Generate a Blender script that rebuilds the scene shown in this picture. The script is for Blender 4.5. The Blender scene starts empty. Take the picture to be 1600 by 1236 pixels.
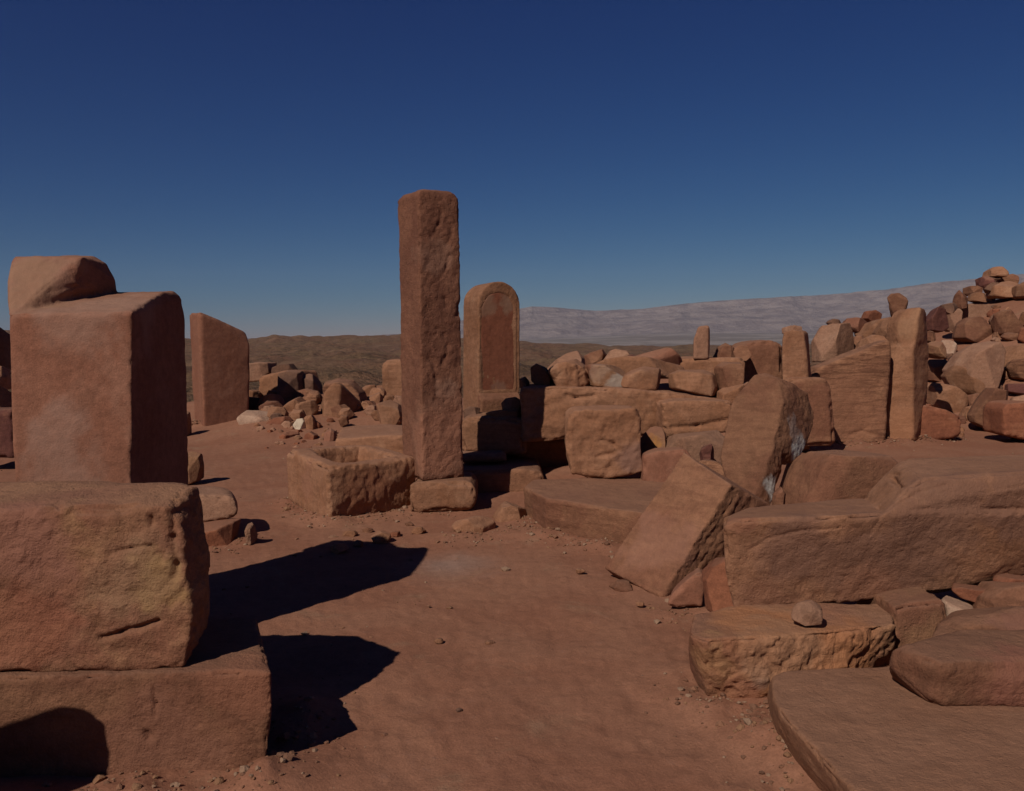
import bpy, bmesh, math, random
import numpy as np
from mathutils import Vector, Matrix
R = math.radians
scene = bpy.context.scene
C = scene.collection

# ------------------------------------------------------------------ camera, sky, sun, exposure
F, CX, CY = 1386.0, 800.0, 618.0
EYE, PITCH = 1.6, math.atan(83.0 / 1386.0)
cam = bpy.data.cameras.new('camera'); camo = bpy.data.objects.new('camera', cam); C.objects.link(camo)
cam.sensor_width = 36.0; cam.lens = 36.0 * F / 1600.0
cam.clip_start = 0.05; cam.clip_end = 200000.0
camo.location = (0, 0, EYE); camo.rotation_euler = (R(90) - PITCH, 0, 0)
scene.camera = camo

SKYG = ((9.24, 2.35), (12.9, 1.64), (43.0, 1.05))
SUN_EL, SUN_AZ = R(40.0), math.atan2(-0.54, -0.84)      # azimuth of the direction TO the sun, from +Y towards +X
tosun = Vector((math.sin(SUN_AZ) * math.cos(SUN_EL), math.cos(SUN_AZ) * math.cos(SUN_EL), math.sin(SUN_EL)))
w = bpy.data.worlds.new("World"); scene.world = w; w.use_nodes = True
nt = w.node_tree; nt.nodes.clear()
sky = nt.nodes.new('ShaderNodeTexSky'); sky.sky_type = 'NISHITA'; sky.sun_disc = False
sky.sun_elevation = SUN_EL; sky.sun_rotation = SUN_AZ % (2 * math.pi)
sky.altitude = 1200.0; sky.air_density = 1.0; sky.dust_density = 0.15; sky.ozone_density = 3.0
sep = nt.nodes.new('ShaderNodeSeparateColor'); cmbw = nt.nodes.new('ShaderNodeCombineColor'); nt.links.new(sky.outputs[0], sep.inputs[0])
for ch_, (ref_, gam_) in enumerate(SKYG):                # deep polarised desert blue: per-channel contrast of the sky
    a1 = nt.nodes.new('ShaderNodeMath'); a1.operation = 'DIVIDE'; a1.inputs[1].default_value = ref_
    a2 = nt.nodes.new('ShaderNodeMath'); a2.operation = 'POWER'; a2.inputs[1].default_value = gam_
    a3 = nt.nodes.new('ShaderNodeMath'); a3.operation = 'MULTIPLY'; a3.inputs[1].default_value = ref_ * 0.78
    nt.links.new(sep.outputs[ch_], a1.inputs[0]); nt.links.new(a1.outputs[0], a2.inputs[0]); nt.links.new(a2.outputs[0], a3.inputs[0]); nt.links.new(a3.outputs[0], cmbw.inputs[ch_])
bg = nt.nodes.new('ShaderNodeBackground'); bg.inputs['Strength'].default_value = 0.05
wo = nt.nodes.new('ShaderNodeOutputWorld')
nt.links.new(cmbw.outputs[0], bg.inputs['Color']); nt.links.new(bg.outputs[0], wo.inputs['Surface'])
sl = bpy.data.lights.new('sun', 'SUN'); sl.energy = 5.0; sl.angle = R(0.5); sl.color = (1.0, 0.93, 0.84)
slo = bpy.data.objects.new('sun', sl); C.objects.link(slo); slo.location = (-20, -30, 40)
slo.rotation_euler = tosun.to_track_quat('Z', 'Y').to_euler()
scene.view_settings.view_transform = 'Standard'; scene.view_settings.look = 'None'
scene.view_settings.exposure = -0.44; scene.view_settings.gamma = 1.0
scene.view_settings.use_curve_mapping = False

# ------------------------------------------------------------------ maths helpers
cp, sp = math.cos(PITCH), math.sin(PITCH)
def ray(px, py):
    u, v = (px - CX) / F, (CY - py) / F
    return Vector((u, cp + v * sp, v * cp - sp))
def P(px, py, d):                       # the point on the line of sight at forward distance d
    r = ray(px, py); k = d / r.y
    return Vector((r.x * k, d, EYE + r.z * k))
def PZ(px, py, z):                      # ... at height z
    r = ray(px, py); k = (z - EYE) / r.z
    return Vector((r.x * k, r.y * k, z))

def vnoise(p):
    i = np.floor(p).astype(np.int64); f = p - i
    f = f * f * f * (f * (f * 6 - 15) + 10)
    out = np.zeros(len(p))
    for dx in (0, 1):
        wx = f[:, 0] if dx else 1 - f[:, 0]
        for dy in (0, 1):
            wy = f[:, 1] if dy else 1 - f[:, 1]
            for dz in (0, 1):
                wz = f[:, 2] if dz else 1 - f[:, 2]
                h = ((i[:, 0] + dx) * 73856093) ^ ((i[:, 1] + dy) * 19349663) ^ ((i[:, 2] + dz) * 83492791)
                h = ((h ^ (h >> 13)) * 1274126177) & 0xffffffff
                h = ((h ^ (h >> 15)) * 668265263) & 0xffffffff
                out += wx * wy * wz * (h / 2147483648.0 - 1.0)
    return out
def fbm(p, oct=4, gain=0.5):
    a, s, o = 1.0, 0.0, np.zeros(len(p))
    for k in range(oct):
        o += a * vnoise(p * (2.03 ** k) + 17.3 * k); s += a; a *= gain
    return o / s
def sstep(a, b, x):
    t = np.clip((x - a) / (b - a), 0, 1); return t * t * (3 - 2 * t)

# ------------------------------------------------------------------ terrain height
def _bank(*pts, h=0.035):
    q = [PZ(a, b, 0) for a, b in pts]
    return [((u.x, u.y), (v.x, v.y), h) for u, v in zip(q[:-1], q[1:])]
BANK = (_bank((-60, 1262), (200, 1240), (415, 1222), (470, 1120)) + _bank((448, 786), (512, 820), (654, 797)) + _bank((300, 672), (318, 674), (392, 668), h=.06) +
        _bank((640, 802), (738, 800)) + _bank((820, 812), (852, 836), (945, 852), (1040, 868)) + _bank((1076, 1050), (1106, 1097), (1230, 1110)) +
        _bank((1196, 1090), (1206, 1158), (1262, 1204), (1308, 1238)) + _bank((1384, 692), (1437, 692), (1500, 684), h=.07) + _bank((1298, 698), (1385, 693), h=.07) +
        _bank((300, 862), (380, 853)) + _bank((700, 838), (780, 832)) + _bank((1040, 952), (1100, 952)) + _bank((205, 1051), (303, 974)))
def gbase(x, y):
    x = np.asarray(x, float); y = np.asarray(y, float)
    r = np.sqrt(x * x + y * y)
    z = np.zeros_like(x)
    z += 3.75 * sstep(15.8, 2.5, np.sqrt(((x - 16.0) * np.where(x < 16, 1.5, 1.0)) ** 2 + (y - 26.0) ** 2))          # rubble mound
    z += 0.20 * np.exp(-((x - 1.3) / 1.4) ** 2 - ((y - 10.0) / 0.9) ** 2)
    z += 1.12 * np.exp(-((x - 3.0) / 2.6) ** 2 - ((y - 13.6) / 2.1) ** 2) * sstep(4.3, 2.9, x)
    z += 0.55 * np.exp(-((x + 5.0) / 2.6) ** 2 - ((y - 19.0) / 2.2) ** 2)
    z += 0.16 * np.exp(-((x + 4.0) / 1.0) ** 2 - ((y - 15.2) / 1.3) ** 2)
    z += 0.5 * np.exp(-((x + 1.5) / 2.5) ** 2 - ((y - 17.0) / 2.5) ** 2)
    # plateau edge, then the country beyond
    lr = np.log(np.maximum(r, 1.0))
    prof = np.interp(lr, np.log([22, 40, 100, 250, 600, 1000]), [0, -2.0, -3.4, -7.2, -10.0, -11.0])
    return z + prof
def gfull(x, y):
    x = np.asarray(x, float); y = np.asarray(y, float)
    r = np.sqrt(x * x + y * y); px = CX + F * x / np.maximum(np.abs(y), 0.1) * np.sign(y)
    z = gbase(x, y)
    p = np.stack([x, y, np.zeros_like(x)], 1)
    # near relief
    nb = np.exp(-r / 60.0)
    z += nb * (0.05 * fbm(p * 0.45 + 3.1, 3) + 0.014 * fbm(p * 3.1, 3) + 0.006 * fbm(p * 17.0, 2))
    for (xa, ya), (xb, yb), hh in BANK:
        L2_ = (xb - xa) ** 2 + (yb - ya) ** 2
        t_ = np.clip(((x - xa) * (xb - xa) + (y - ya) * (yb - ya)) / L2_, 0, 1)
        dd_ = np.hypot(x - xa - t_ * (xb - xa), y - ya - t_ * (yb - ya))
        near = dd_ < 0.7
        if near.any(): z[near] += hh * np.exp(-(dd_[near] / 0.17) ** 2) * (0.75 + 0.9 * fbm(p[near] * 4.5, 3))
    hollow = sstep(6.5, 3.5, r) * sstep(-0.1, 1.4, x)
    z += hollow * 0.02 * (np.abs(fbm(p * np.array([7.0, 14.0, 1]) + 9, 3)) * -2.0)
    # broken ground and far hills
    mid = sstep(25, 70, r) * sstep(3000, 900, r)
    z += mid * np.minimum(r / 1000.0, .5) * 26.0 * (np.abs(fbm(p / 70.0, 5)) - 0.25) + mid * sstep(1500, 300, r) * 2.4 * np.abs(fbm(p / 12.0, 4)) + mid * sstep(200, 60, r) * 0.7 * np.abs(fbm(p / 2.5, 3))
    a = np.arctan2(x, y)
    hx = (a * 1386 + 800)
    ht = np.interp(hx, [-400, 0, 200, 380, 405, 440, 470, 505, 560, 640, 700, 830, 880, 960, 1020, 1090, 1200, 1400, 1800, 2400],
                   [40, 26, 12, 4, 8, 12.5, 9.5, 11, 11.5, 14, 8, 0, -3, -6, -6, -4, -7, 5, 20, 20])
    ridge = np.exp(-((np.log(np.maximum(r, 1)) - math.log(1500)) / 0.42) ** 2)
    z += ridge * (ht + 11.0) * 1.0 + ridge * 1.4 * fbm(p / 300.0 + 5, 3)
    beyond = sstep(1600, 3200, r)
    z += beyond * -60
    # low hills on the plain and the table mountains behind it
    z += sstep(2500, 4000, r) * sstep(9000, 5500, r) * 34 * np.clip(fbm(p / 900.0 + 2, 5) + 0.25, 0, 1)
    z += 190.0 * sstep(5500, 12000, r) * sstep(500, 1100, hx)
    mh = np.interp(hx, [-600, 300, 580, 600, 625, 700, 830, 880, 930, 1000, 1120, 1250, 1350, 1500, 1620, 1900, 2600],
                   [60, 60, 60, 118, 125, 300, 560, 545, 500, 520, 640, 720, 780, 930, 1000, 1100, 900])
    mh = mh + 22 * fbm(np.stack([hx / 60.0, hx * 0, hx * 0 + 1.0], 1), 5)
    front = 11800 + 700 * fbm(np.stack([hx / 130.0, hx * 0 + 4.0, hx * 0], 1), 4)
    t = np.clip((r - front) / 2600.0, 0, 1)
    stepf = 0.45 * sstep(0, 0.35, t) + 0.2 * sstep(0.4, 0.5, t) + 0.35 * sstep(0.72, 0.85, t)
    base = -70 + 190 * sstep(500, 1100, hx)
    gul = 0.6 * fbm(np.stack([x / 260.0, y / 700.0, x * 0], 1), 5)
    z += (mh - base) * stepf + 70 * gul * sstep(0, 0.2, t) * (1 - sstep(0.6, 0.9, t))
    return z
def ghit(px, py):
    """where the line of sight meets the terrain"""
    rr = ray(px, py); d = np.linspace(2.5, 60, 2400)
    k = d / rr.y
    z = EYE + rr.z * k
    g = gbase(rr.x * k, d)
    i = np.argmax(z <= g)
    return float(d[i]) if z[i] <= g[i] else 26.0

# ------------------------------------------------------------------ materials
def N(t, kind, **kw):
    n = t.nodes.new(kind)
    for k, v in kw.items():
        if k.startswith('i_'): n.inputs[k[2:].replace('_', ' ')].default_value = v
        else: setattr(n, k, v)
    return n
def mixc(t, fac, a, b, mode='MIX'):
    m = t.nodes.new('ShaderNodeMix'); m.data_type = 'RGBA'; m.blend_type = mode
    for s, v in ((m.inputs[0], fac), (m.inputs[6], a), (m.inputs[7], b)):
        if isinstance(v, (int, float)): s.default_value = v
        elif isinstance(v, tuple): s.default_value = v if len(v) == 4 else v + (1,)
        else: t.links.new(v, s)
    return m.outputs[2]
def ramp(t, src, a, b, lo=0.0, hi=1.0):
    m = t.nodes.new('ShaderNodeMapRange'); m.interpolation_type = 'SMOOTHSTEP'
    m.inputs[1].default_value = a; m.inputs[2].default_value = b; m.inputs[3].default_value = lo; m.inputs[4].default_value = hi
    t.links.new(src, m.inputs[0]); return m.outputs[0]
def math_(t, op, a, b):
    m = t.nodes.new('ShaderNodeMath'); m.operation = op
    for s, v in ((m.inputs[0], a), (m.inputs[1], b)):
        if isinstance(v, (int, float)): s.default_value = v
        else: t.links.new(v, s)
    return m.outputs[0]
def noise(t, vec, scale, detail=4, rough=0.55, dist=0.0):
    n = t.nodes.new('ShaderNodeTexNoise'); n.inputs['Scale'].default_value = scale; n.inputs['Detail'].default_value = detail
    n.inputs['Roughness'].default_value = rough; n.inputs['Distortion'].default_value = dist
    t.links.new(vec, n.inputs['Vector']); return n.outputs['Fac']
MATS = {}
def stone_mat(key, c1, c2, c3, strata=0.35, bump=1.0, pits=0.5, dust=0.45):
    c1, c2, c3 = [(c[0] * .775, c[1] * .652, c[2] * .575) for c in (c1, c2, c3)]
    m = bpy.data.materials.new('sandstone_' + key); m.use_nodes = True; t = m.node_tree; t.nodes.clear()
    out = N(t, 'ShaderNodeOutputMaterial'); b = N(t, 'ShaderNodeBsdfPrincipled')
    b.inputs['Roughness'].default_value = 0.95; b.inputs['Specular IOR Level'].default_value = 0.15
    t.links.new(b.outputs[0], out.inputs[0])
    tc = N(t, 'ShaderNodeTexCoord'); oi = N(t, 'ShaderNodeObjectInfo')
    va = N(t, 'ShaderNodeVectorMath', operation='ADD')
    cmb = N(t, 'ShaderNodeCombineXYZ')
    k = math_(t, 'MULTIPLY', oi.outputs['Random'], 37.0)
    for s in range(3): t.links.new(k, cmb.inputs[s])
    t.links.new(tc.outputs['Object'], va.inputs[0]); t.links.new(cmb.outputs[0], va.inputs[1]); V = va.outputs[0]
    mp = N(t, 'ShaderNodeMapping'); mp.inputs['Scale'].default_value = (1.0, 1.0, 7.0); mp.inputs['Rotation'].default_value = (0.06, 0.09, 0)
    t.links.new(V, mp.inputs[0]); S = mp.outputs[0]
    n1 = noise(t, V, 1.7, 6, 0.62, 0.6); n2 = noise(t, V, 2.9, 7, 0.65, 0.3); n3 = noise(t, S, 3.2, 6, 0.6, 0.5)
    n4 = noise(t, V, 22, 5, 0.7); n5 = noise(t, V, 120, 3, 0.7)
    col = mixc(t, ramp(t, n1, 0.40, 0.62), c1, c2)
    col = mixc(t, ramp(t, n2, 0.55, 0.70, 0, 0.75), col, c3)
    col = mixc(t, math_(t, 'MULTIPLY', ramp(t, n3, 0.45, 0.62), strata), col, tuple(x * 0.72 for x in c2))
    vs = N(t, 'ShaderNodeTexVoronoi'); vs.inputs['Scale'].default_value = 3.3; vs.feature = 'F1'
    wv = N(t, 'ShaderNodeVectorMath', operation='ADD'); nn = t.nodes.new('ShaderNodeTexNoise'); nn.inputs['Scale'].default_value = 5.0; nn.inputs['Detail'].default_value = 5
    t.links.new(V, nn.inputs['Vector']); t.links.new(V, wv.inputs[0]); t.links.new(nn.outputs['Color'], wv.inputs[1]); t.links.new(wv.outputs[0], vs.inputs['Vector'])
    dk = ramp(t, vs.outputs['Distance'], 0.10, 0.32, 0.28, 0.0)
    col = mixc(t, dk, col, tuple(x * 0.55 for x in c1))                       # desert varnish stains
    g = math_(t, 'ADD', math_(t, 'MULTIPLY', n4, 0.55), math_(t, 'MULTIPLY', n5, 0.5))
    g = ramp(t, g, 0.3, 0.8, 0.72, 1.26)
    gc = N(t, 'ShaderNodeCombineColor')
    for s in range(3): t.links.new(g, gc.inputs[s])
    col = mixc(t, 1.0, col, gc.outputs[0], 'MULTIPLY')
    # wind-blown dust lies on upward faces
    ge = N(t, 'ShaderNodeNewGeometry'); sx = N(t, 'ShaderNodeSeparateXYZ'); t.links.new(ge.outputs['Normal'], sx.inputs[0])
    du = math_(t, 'MULTIPLY', ramp(t, math_(t, 'ADD', sx.outputs['Z'], math_(t, 'MULTIPLY', n2, 0.5)), 0.85, 1.3), dust)
    col = mixc(t, du, col, (0.268, 0.137, 0.086))
    at = N(t, 'ShaderNodeAttribute', attribute_name='tint')
    tf = math_(t, 'MULTIPLY', at.outputs['Alpha'], ramp(t, n2, 0.25, 0.55, 0.55, 1.0))
    col = mixc(t, tf, col, at.outputs['Color'])
    # each stone differs a little
    hsv = N(t, 'ShaderNodeHueSaturation'); t.links.new(col, hsv.inputs['Color'])
    t.links.new(ramp(t, oi.outputs['Random'], 0, 1, 0.88, 1.12), hsv.inputs['Value'])
    t.links.new(hsv.outputs[0], b.inputs['Base Color'])
    vo = N(t, 'ShaderNodeTexVoronoi'); vo.inputs['Scale'].default_value = 34.0; t.links.new(V, vo.inputs['Vector'])
    pit = ramp(t, vo.outputs['Distance'], 0.0, 0.38, 0.0, 1.0)
    h = math_(t, 'ADD', math_(t, 'MULTIPLY', noise(t, V, 7, 10, 0.68, 0.0), 1.0), math_(t, 'MULTIPLY', n3, 0.40 * strata))
    h = math_(t, 'ADD', h, math_(t, 'MULTIPLY', pit, 0.16 * pits))
    h = math_(t, 'ADD', h, math_(t, 'MULTIPLY', n5, 0.22))
    bu = N(t, 'ShaderNodeBump'); bu.inputs['Strength'].default_value = 0.80; bu.inputs['Distance'].default_value = 0.028 * bump
    t.links.new(h, bu.inputs['Height']); t.links.new(bu.outputs[0], b.inputs['Normal'])
    MATS[key] = m
stone_mat('tan',    (.36, .205, .130), (.30, .160, .095), (.40, .25, .165))
stone_mat('pink',   (.33, .170, .118), (.29, .140, .095), (.36, .20, .145), strata=0.1, bump=0.45, pits=0.3, dust=0.6)
stone_mat('ochre',  (.34, .200, .120), (.27, .135, .088), (.37, .225, .125), strata=0.3, bump=1.2)
stone_mat('red',    (.31, .135, .080), (.25, .105, .065), (.36, .18, .11))
stone_mat('brown',  (.29, .160, .100), (.23, .115, .075), (.34, .19, .115), strata=0.4)
stone_mat('pillar', (.235, .120, .080), (.185, .090, .062), (.27, .145, .098), strata=0.25, bump=1.3, pits=0.8, dust=0.3)
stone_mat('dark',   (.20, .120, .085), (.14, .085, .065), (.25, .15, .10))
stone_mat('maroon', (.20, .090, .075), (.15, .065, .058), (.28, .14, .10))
stone_mat('pale',   (.38, .238, .168), (.33, .195, .135), (.42, .285, .215), strata=0.25)
stone_mat('white',  (.50, .390, .310), (.44, .310, .235), (.56, .46, .39), strata=0.2)
stone_mat('panel',  (.275, .112, .070), (.245, .096, .060), (.31, .145, .092), strata=0.1, bump=0.3, dust=0.1)
stone_mat('strata', (.33, .185, .115), (.24, .125, .080), (.37, .22, .14), strata=1.0, bump=1.3)

def ground_mat():
    m = bpy.data.materials.new('sand_and_rock_ground'); m.use_nodes = True; t = m.node_tree; t.nodes.clear()
    out = N(t, 'ShaderNodeOutputMaterial'); b = N(t, 'ShaderNodeBsdfPrincipled')
    b.inputs['Roughness'].default_value = 0.97; b.inputs['Specular IOR Level'].default_value = 0.1
    t.links.new(b.outputs[0], out.inputs[0])
    ge = N(t, 'ShaderNodeNewGeometry'); V = ge.outputs['Position']
    n1 = noise(t, V, 0.9, 6, 0.6, 0.5); n2 = noise(t, V, 2.2, 7, 0.65, 0.4); n3 = noise(t, V, 14, 6, 0.7); n4 = noise(t, V, 95, 4, 0.7)
    col = mixc(t, ramp(t, n1, 0.38, 0.62), (.270, .124, .074), (.242, .104, .061))
    col = mixc(t, ramp(t, n2, 0.56, 0.72, 0, 0.6), col, (.27, .152, .092))
    col = mixc(t, ramp(t, n3, 0.55, 0.72, 0, 0.35), col, (.155, .085, .062))
    # a pale ashy patch on the floor in front of the trough
    vm = N(t, 'ShaderNodeVectorMath', operation='DISTANCE'); mp = N(t, 'ShaderNodeMapping'); t.links.new(V, mp.inputs[0])
    mp.inputs['Scale'].default_value = (1, 0.75, 1); t.links.new(mp.outputs[0], vm.inputs[0]); vm.inputs[1].default_value = (-0.46, 6.35 * .75, 0)
    col = mixc(t, math_(t, 'MULTIPLY', ramp(t, math_(t, 'ADD', vm.outputs['Value'], math_(t, 'MULTIPLY', n2, 0.6)), 0.2, 0.8, 1, 0), 0.55), col, (.27, .20, .165))
    g = ramp(t, math_(t, 'ADD', math_(t, 'MULTIPLY', n3, 0.5), math_(t, 'MULTIPLY', n4, 0.55)), 0.3, 0.8, 0.74, 1.24)
    gc = N(t, 'ShaderNodeCombineColor')
    for s in range(3): t.links.new(g, gc.inputs[s])
    col = mixc(t, 1.0, col, gc.outputs[0], 'MULTIPLY')
    # farther country
    ln = N(t, 'ShaderNodeVectorMath', operation='LENGTH'); t.links.new(V, ln.inputs[0]); D = ln.outputs['Value']
    f1 = noise(t, V, 0.012, 8, 0.68, 0.3); f2 = noise(t, V, 0.11, 8, 0.75); f3 = noise(t, V, 0.9, 5, 0.7)
    mid = mixc(t, ramp(t, f1, 0.40, 0.60), (.190, .112, .062), (.200, .100, .060))
    mid = mixc(t, ramp(t, f2, 0.46, 0.60, 0, 0.85), mid, (.105, .062, .038))
    mid = mixc(t, ramp(t, f3, 0.50, 0.62, 0, 0.8), mid, (.070, .045, .028))
    vr = N(t, 'ShaderNodeTexVoronoi'); vr.inputs['Scale'].default_value = 0.16; vr.inputs['Randomness'].default_value = 1.0; t.links.new(V, vr.inputs['Vector'])
    mid = mixc(t, math_(t, 'MULTIPLY', ramp(t, vr.outputs['Distance'], 0.12, 0.42, 0.55, 0.0), ramp(t, f1, 0.40, 0.55)), mid, (.055, .033, .022))
    f4 = noise(t, V, 0.035, 7, 0.72)
    mid = mixc(t, ramp(t, f4, 0.52, 0.62, 0, 0.7), mid, (.225, .130, .078))
    col = mixc(t, ramp(t, D, 24, 55), col, mid)
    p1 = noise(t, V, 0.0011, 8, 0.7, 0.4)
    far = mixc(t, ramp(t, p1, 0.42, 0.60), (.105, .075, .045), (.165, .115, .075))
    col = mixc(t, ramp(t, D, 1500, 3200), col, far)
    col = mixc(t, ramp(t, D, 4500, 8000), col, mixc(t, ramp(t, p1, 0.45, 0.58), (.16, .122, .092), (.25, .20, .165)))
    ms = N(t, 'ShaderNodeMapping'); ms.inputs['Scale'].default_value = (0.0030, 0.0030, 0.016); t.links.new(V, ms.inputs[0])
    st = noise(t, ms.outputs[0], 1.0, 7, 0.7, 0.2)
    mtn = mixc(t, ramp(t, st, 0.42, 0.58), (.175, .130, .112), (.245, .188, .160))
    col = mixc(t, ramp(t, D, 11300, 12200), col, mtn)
    t.links.new(col, b.inputs['Base Color'])
    h = math_(t, 'ADD', noise(t, V, 7, 9, 0.68, 0.3), math_(t, 'MULTIPLY', n4, 0.22))
    bu = N(t, 'ShaderNodeBump'); bu.inputs['Strength'].default_value = 0.8; bu.inputs['Distance'].default_value = 0.017
    t.links.new(h, bu.inputs['Height'])
    bu2 = N(t, 'ShaderNodeBump'); bu2.inputs['Strength'].default_value = 0.9; bu2.inputs['Distance'].default_value = 3.5
    fh = math_(t, 'MULTIPLY', math_(t, 'ADD', f2, math_(t, 'MULTIPLY', f3, 0.25)), ramp(t, D, 26, 70))
    t.links.new(fh, bu2.inputs['Height']); t.links.new(bu.outputs[0], bu2.inputs['Normal'])
    bu3 = N(t, 'ShaderNodeBump'); bu3.inputs['Strength'].default_value = 1.0; bu3.inputs['Distance'].default_value = 85.0
    mh_ = math_(t, 'MULTIPLY', noise(t, V, 0.0035, 9, 0.68), ramp(t, D, 9500, 12500)); t.links.new(mh_, bu3.inputs['Height']); t.links.new(bu2.outputs[0], bu3.inputs['Normal'])
    t.links.new(bu3.outputs[0], b.inputs['Normal'])
    return m
GM = ground_mat()

# ------------------------------------------------------------------ mesh helpers
def mesh_np(name, v, f, mat, smooth=True):
    me = bpy.data.meshes.new(name)
    me.vertices.add(len(v)); me.vertices.foreach_set('co', np.asarray(v, np.float32).ravel())
    k = f.shape[1]
    me.loops.add(f.size); me.loops.foreach_set('vertex_index', f.astype(np.int32).ravel())
    me.polygons.add(len(f)); me.polygons.foreach_set('loop_start', np.arange(0, f.size, k, dtype=np.int32))
    me.polygons.foreach_set('loop_total', np.full(len(f), k, np.int32))
    me.polygons.foreach_set('use_smooth', np.full(len(f), smooth))
    me.update(calc_edges=True); me.validate()
    me.materials.append(mat)
    return me
def terrain():
    # the camera looks along +Y; fine columns in front, coarse ones behind
    a = np.concatenate([np.linspace(-44, 44, 900), np.linspace(44, 316, 160)[1:-1]]) * math.pi / 180
    r = [0.6]
    while r[-1] < 17500:
        x = r[-1]; k = 1.012 if x < 12 else (1.02 if x < 60 else (1.03 if x < 900 else (1.035 if x < 9000 or x > 18000 else 1.011)))
        r.append(x * k)
    r = np.array(r); na, nr = len(a), len(r)
    A, Q = np.meshgrid(a, r); X = (Q * np.sin(A)).ravel(); Y = (Q * np.cos(A)).ravel()
    Z = gfull(X, Y)
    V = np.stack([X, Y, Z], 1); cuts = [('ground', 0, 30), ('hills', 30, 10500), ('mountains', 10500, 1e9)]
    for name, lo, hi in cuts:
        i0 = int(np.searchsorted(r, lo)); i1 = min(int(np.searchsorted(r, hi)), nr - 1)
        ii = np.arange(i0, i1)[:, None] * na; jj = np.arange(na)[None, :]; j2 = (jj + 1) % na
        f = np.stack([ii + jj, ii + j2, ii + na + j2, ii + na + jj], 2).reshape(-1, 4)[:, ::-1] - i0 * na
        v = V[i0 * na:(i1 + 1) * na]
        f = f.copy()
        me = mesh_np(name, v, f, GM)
        if name == 'ground':
            bm = bmesh.new(); bm.from_mesh(me); bm.verts.ensure_lookup_table()
            fc = bm.faces.new([bm.verts[j] for j in range(na)][::1]); bm.normal_update()
            if fc.normal.z < 0: fc.normal_flip()
            bm.to_mesh(me); bm.free()
        o = bpy.data.objects.new(name, me); C.objects.link(o); o['kind'] = 'structure'
terrain()

def chip(pts, n, rng, lo=.58, hi=.90):
    """break facets off a convex point cloud with random planes"""
    b2 = bmesh.new()
    for p in pts: b2.verts.new(p)
    r = bmesh.ops.convex_hull(b2, input=b2.verts)
    dead = list({g for g in r['geom_interior'] + r['geom_unused'] if isinstance(g, bmesh.types.BMVert)})
    if dead: bmesh.ops.delete(b2, geom=dead, context='VERTS')
    c = sum((v.co for v in b2.verts), Vector()) / len(b2.verts)
    for _ in range(n):
        nn = Vector((rng.gauss(0, 1), rng.gauss(0, 1) - .4, max(rng.gauss(0, .8) + .25, -.12))).normalized()
        sup = max((v.co - c).dot(nn) for v in b2.verts)
        co = c + nn * sup * rng.uniform(lo, hi)
        bmesh.ops.bisect_plane(b2, geom=b2.verts[:] + b2.edges[:] + b2.faces[:], plane_co=co, plane_no=nn, clear_outer=True)
    out = [v.co.copy() for v in b2.verts]; b2.free(); return out
def hull_mesh(hulls):
    bm = bmesh.new()
    for pts in hulls:
        b2 = bmesh.new()
        for p in pts: b2.verts.new(p)
        r = bmesh.ops.convex_hull(b2, input=b2.verts)
        dead = [g for g in r['geom_interior'] if isinstance(g, bmesh.types.BMVert)] + [g for g in r['geom_unused'] if isinstance(g, bmesh.types.BMVert)]
        if dead: bmesh.ops.delete(b2, geom=list(set(dead)), context='VERTS')
        bmesh.ops.recalc_face_normals(b2, faces=b2.faces)
        me = bpy.data.meshes.new('tmp'); b2.to_mesh(me); b2.free(); bm.from_mesh(me); bpy.data.meshes.remove(me)
    me = bpy.data.meshes.new('tmp'); bm.to_mesh(me); bm.free(); return me
SEED = [0]
TOT = [0]
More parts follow.
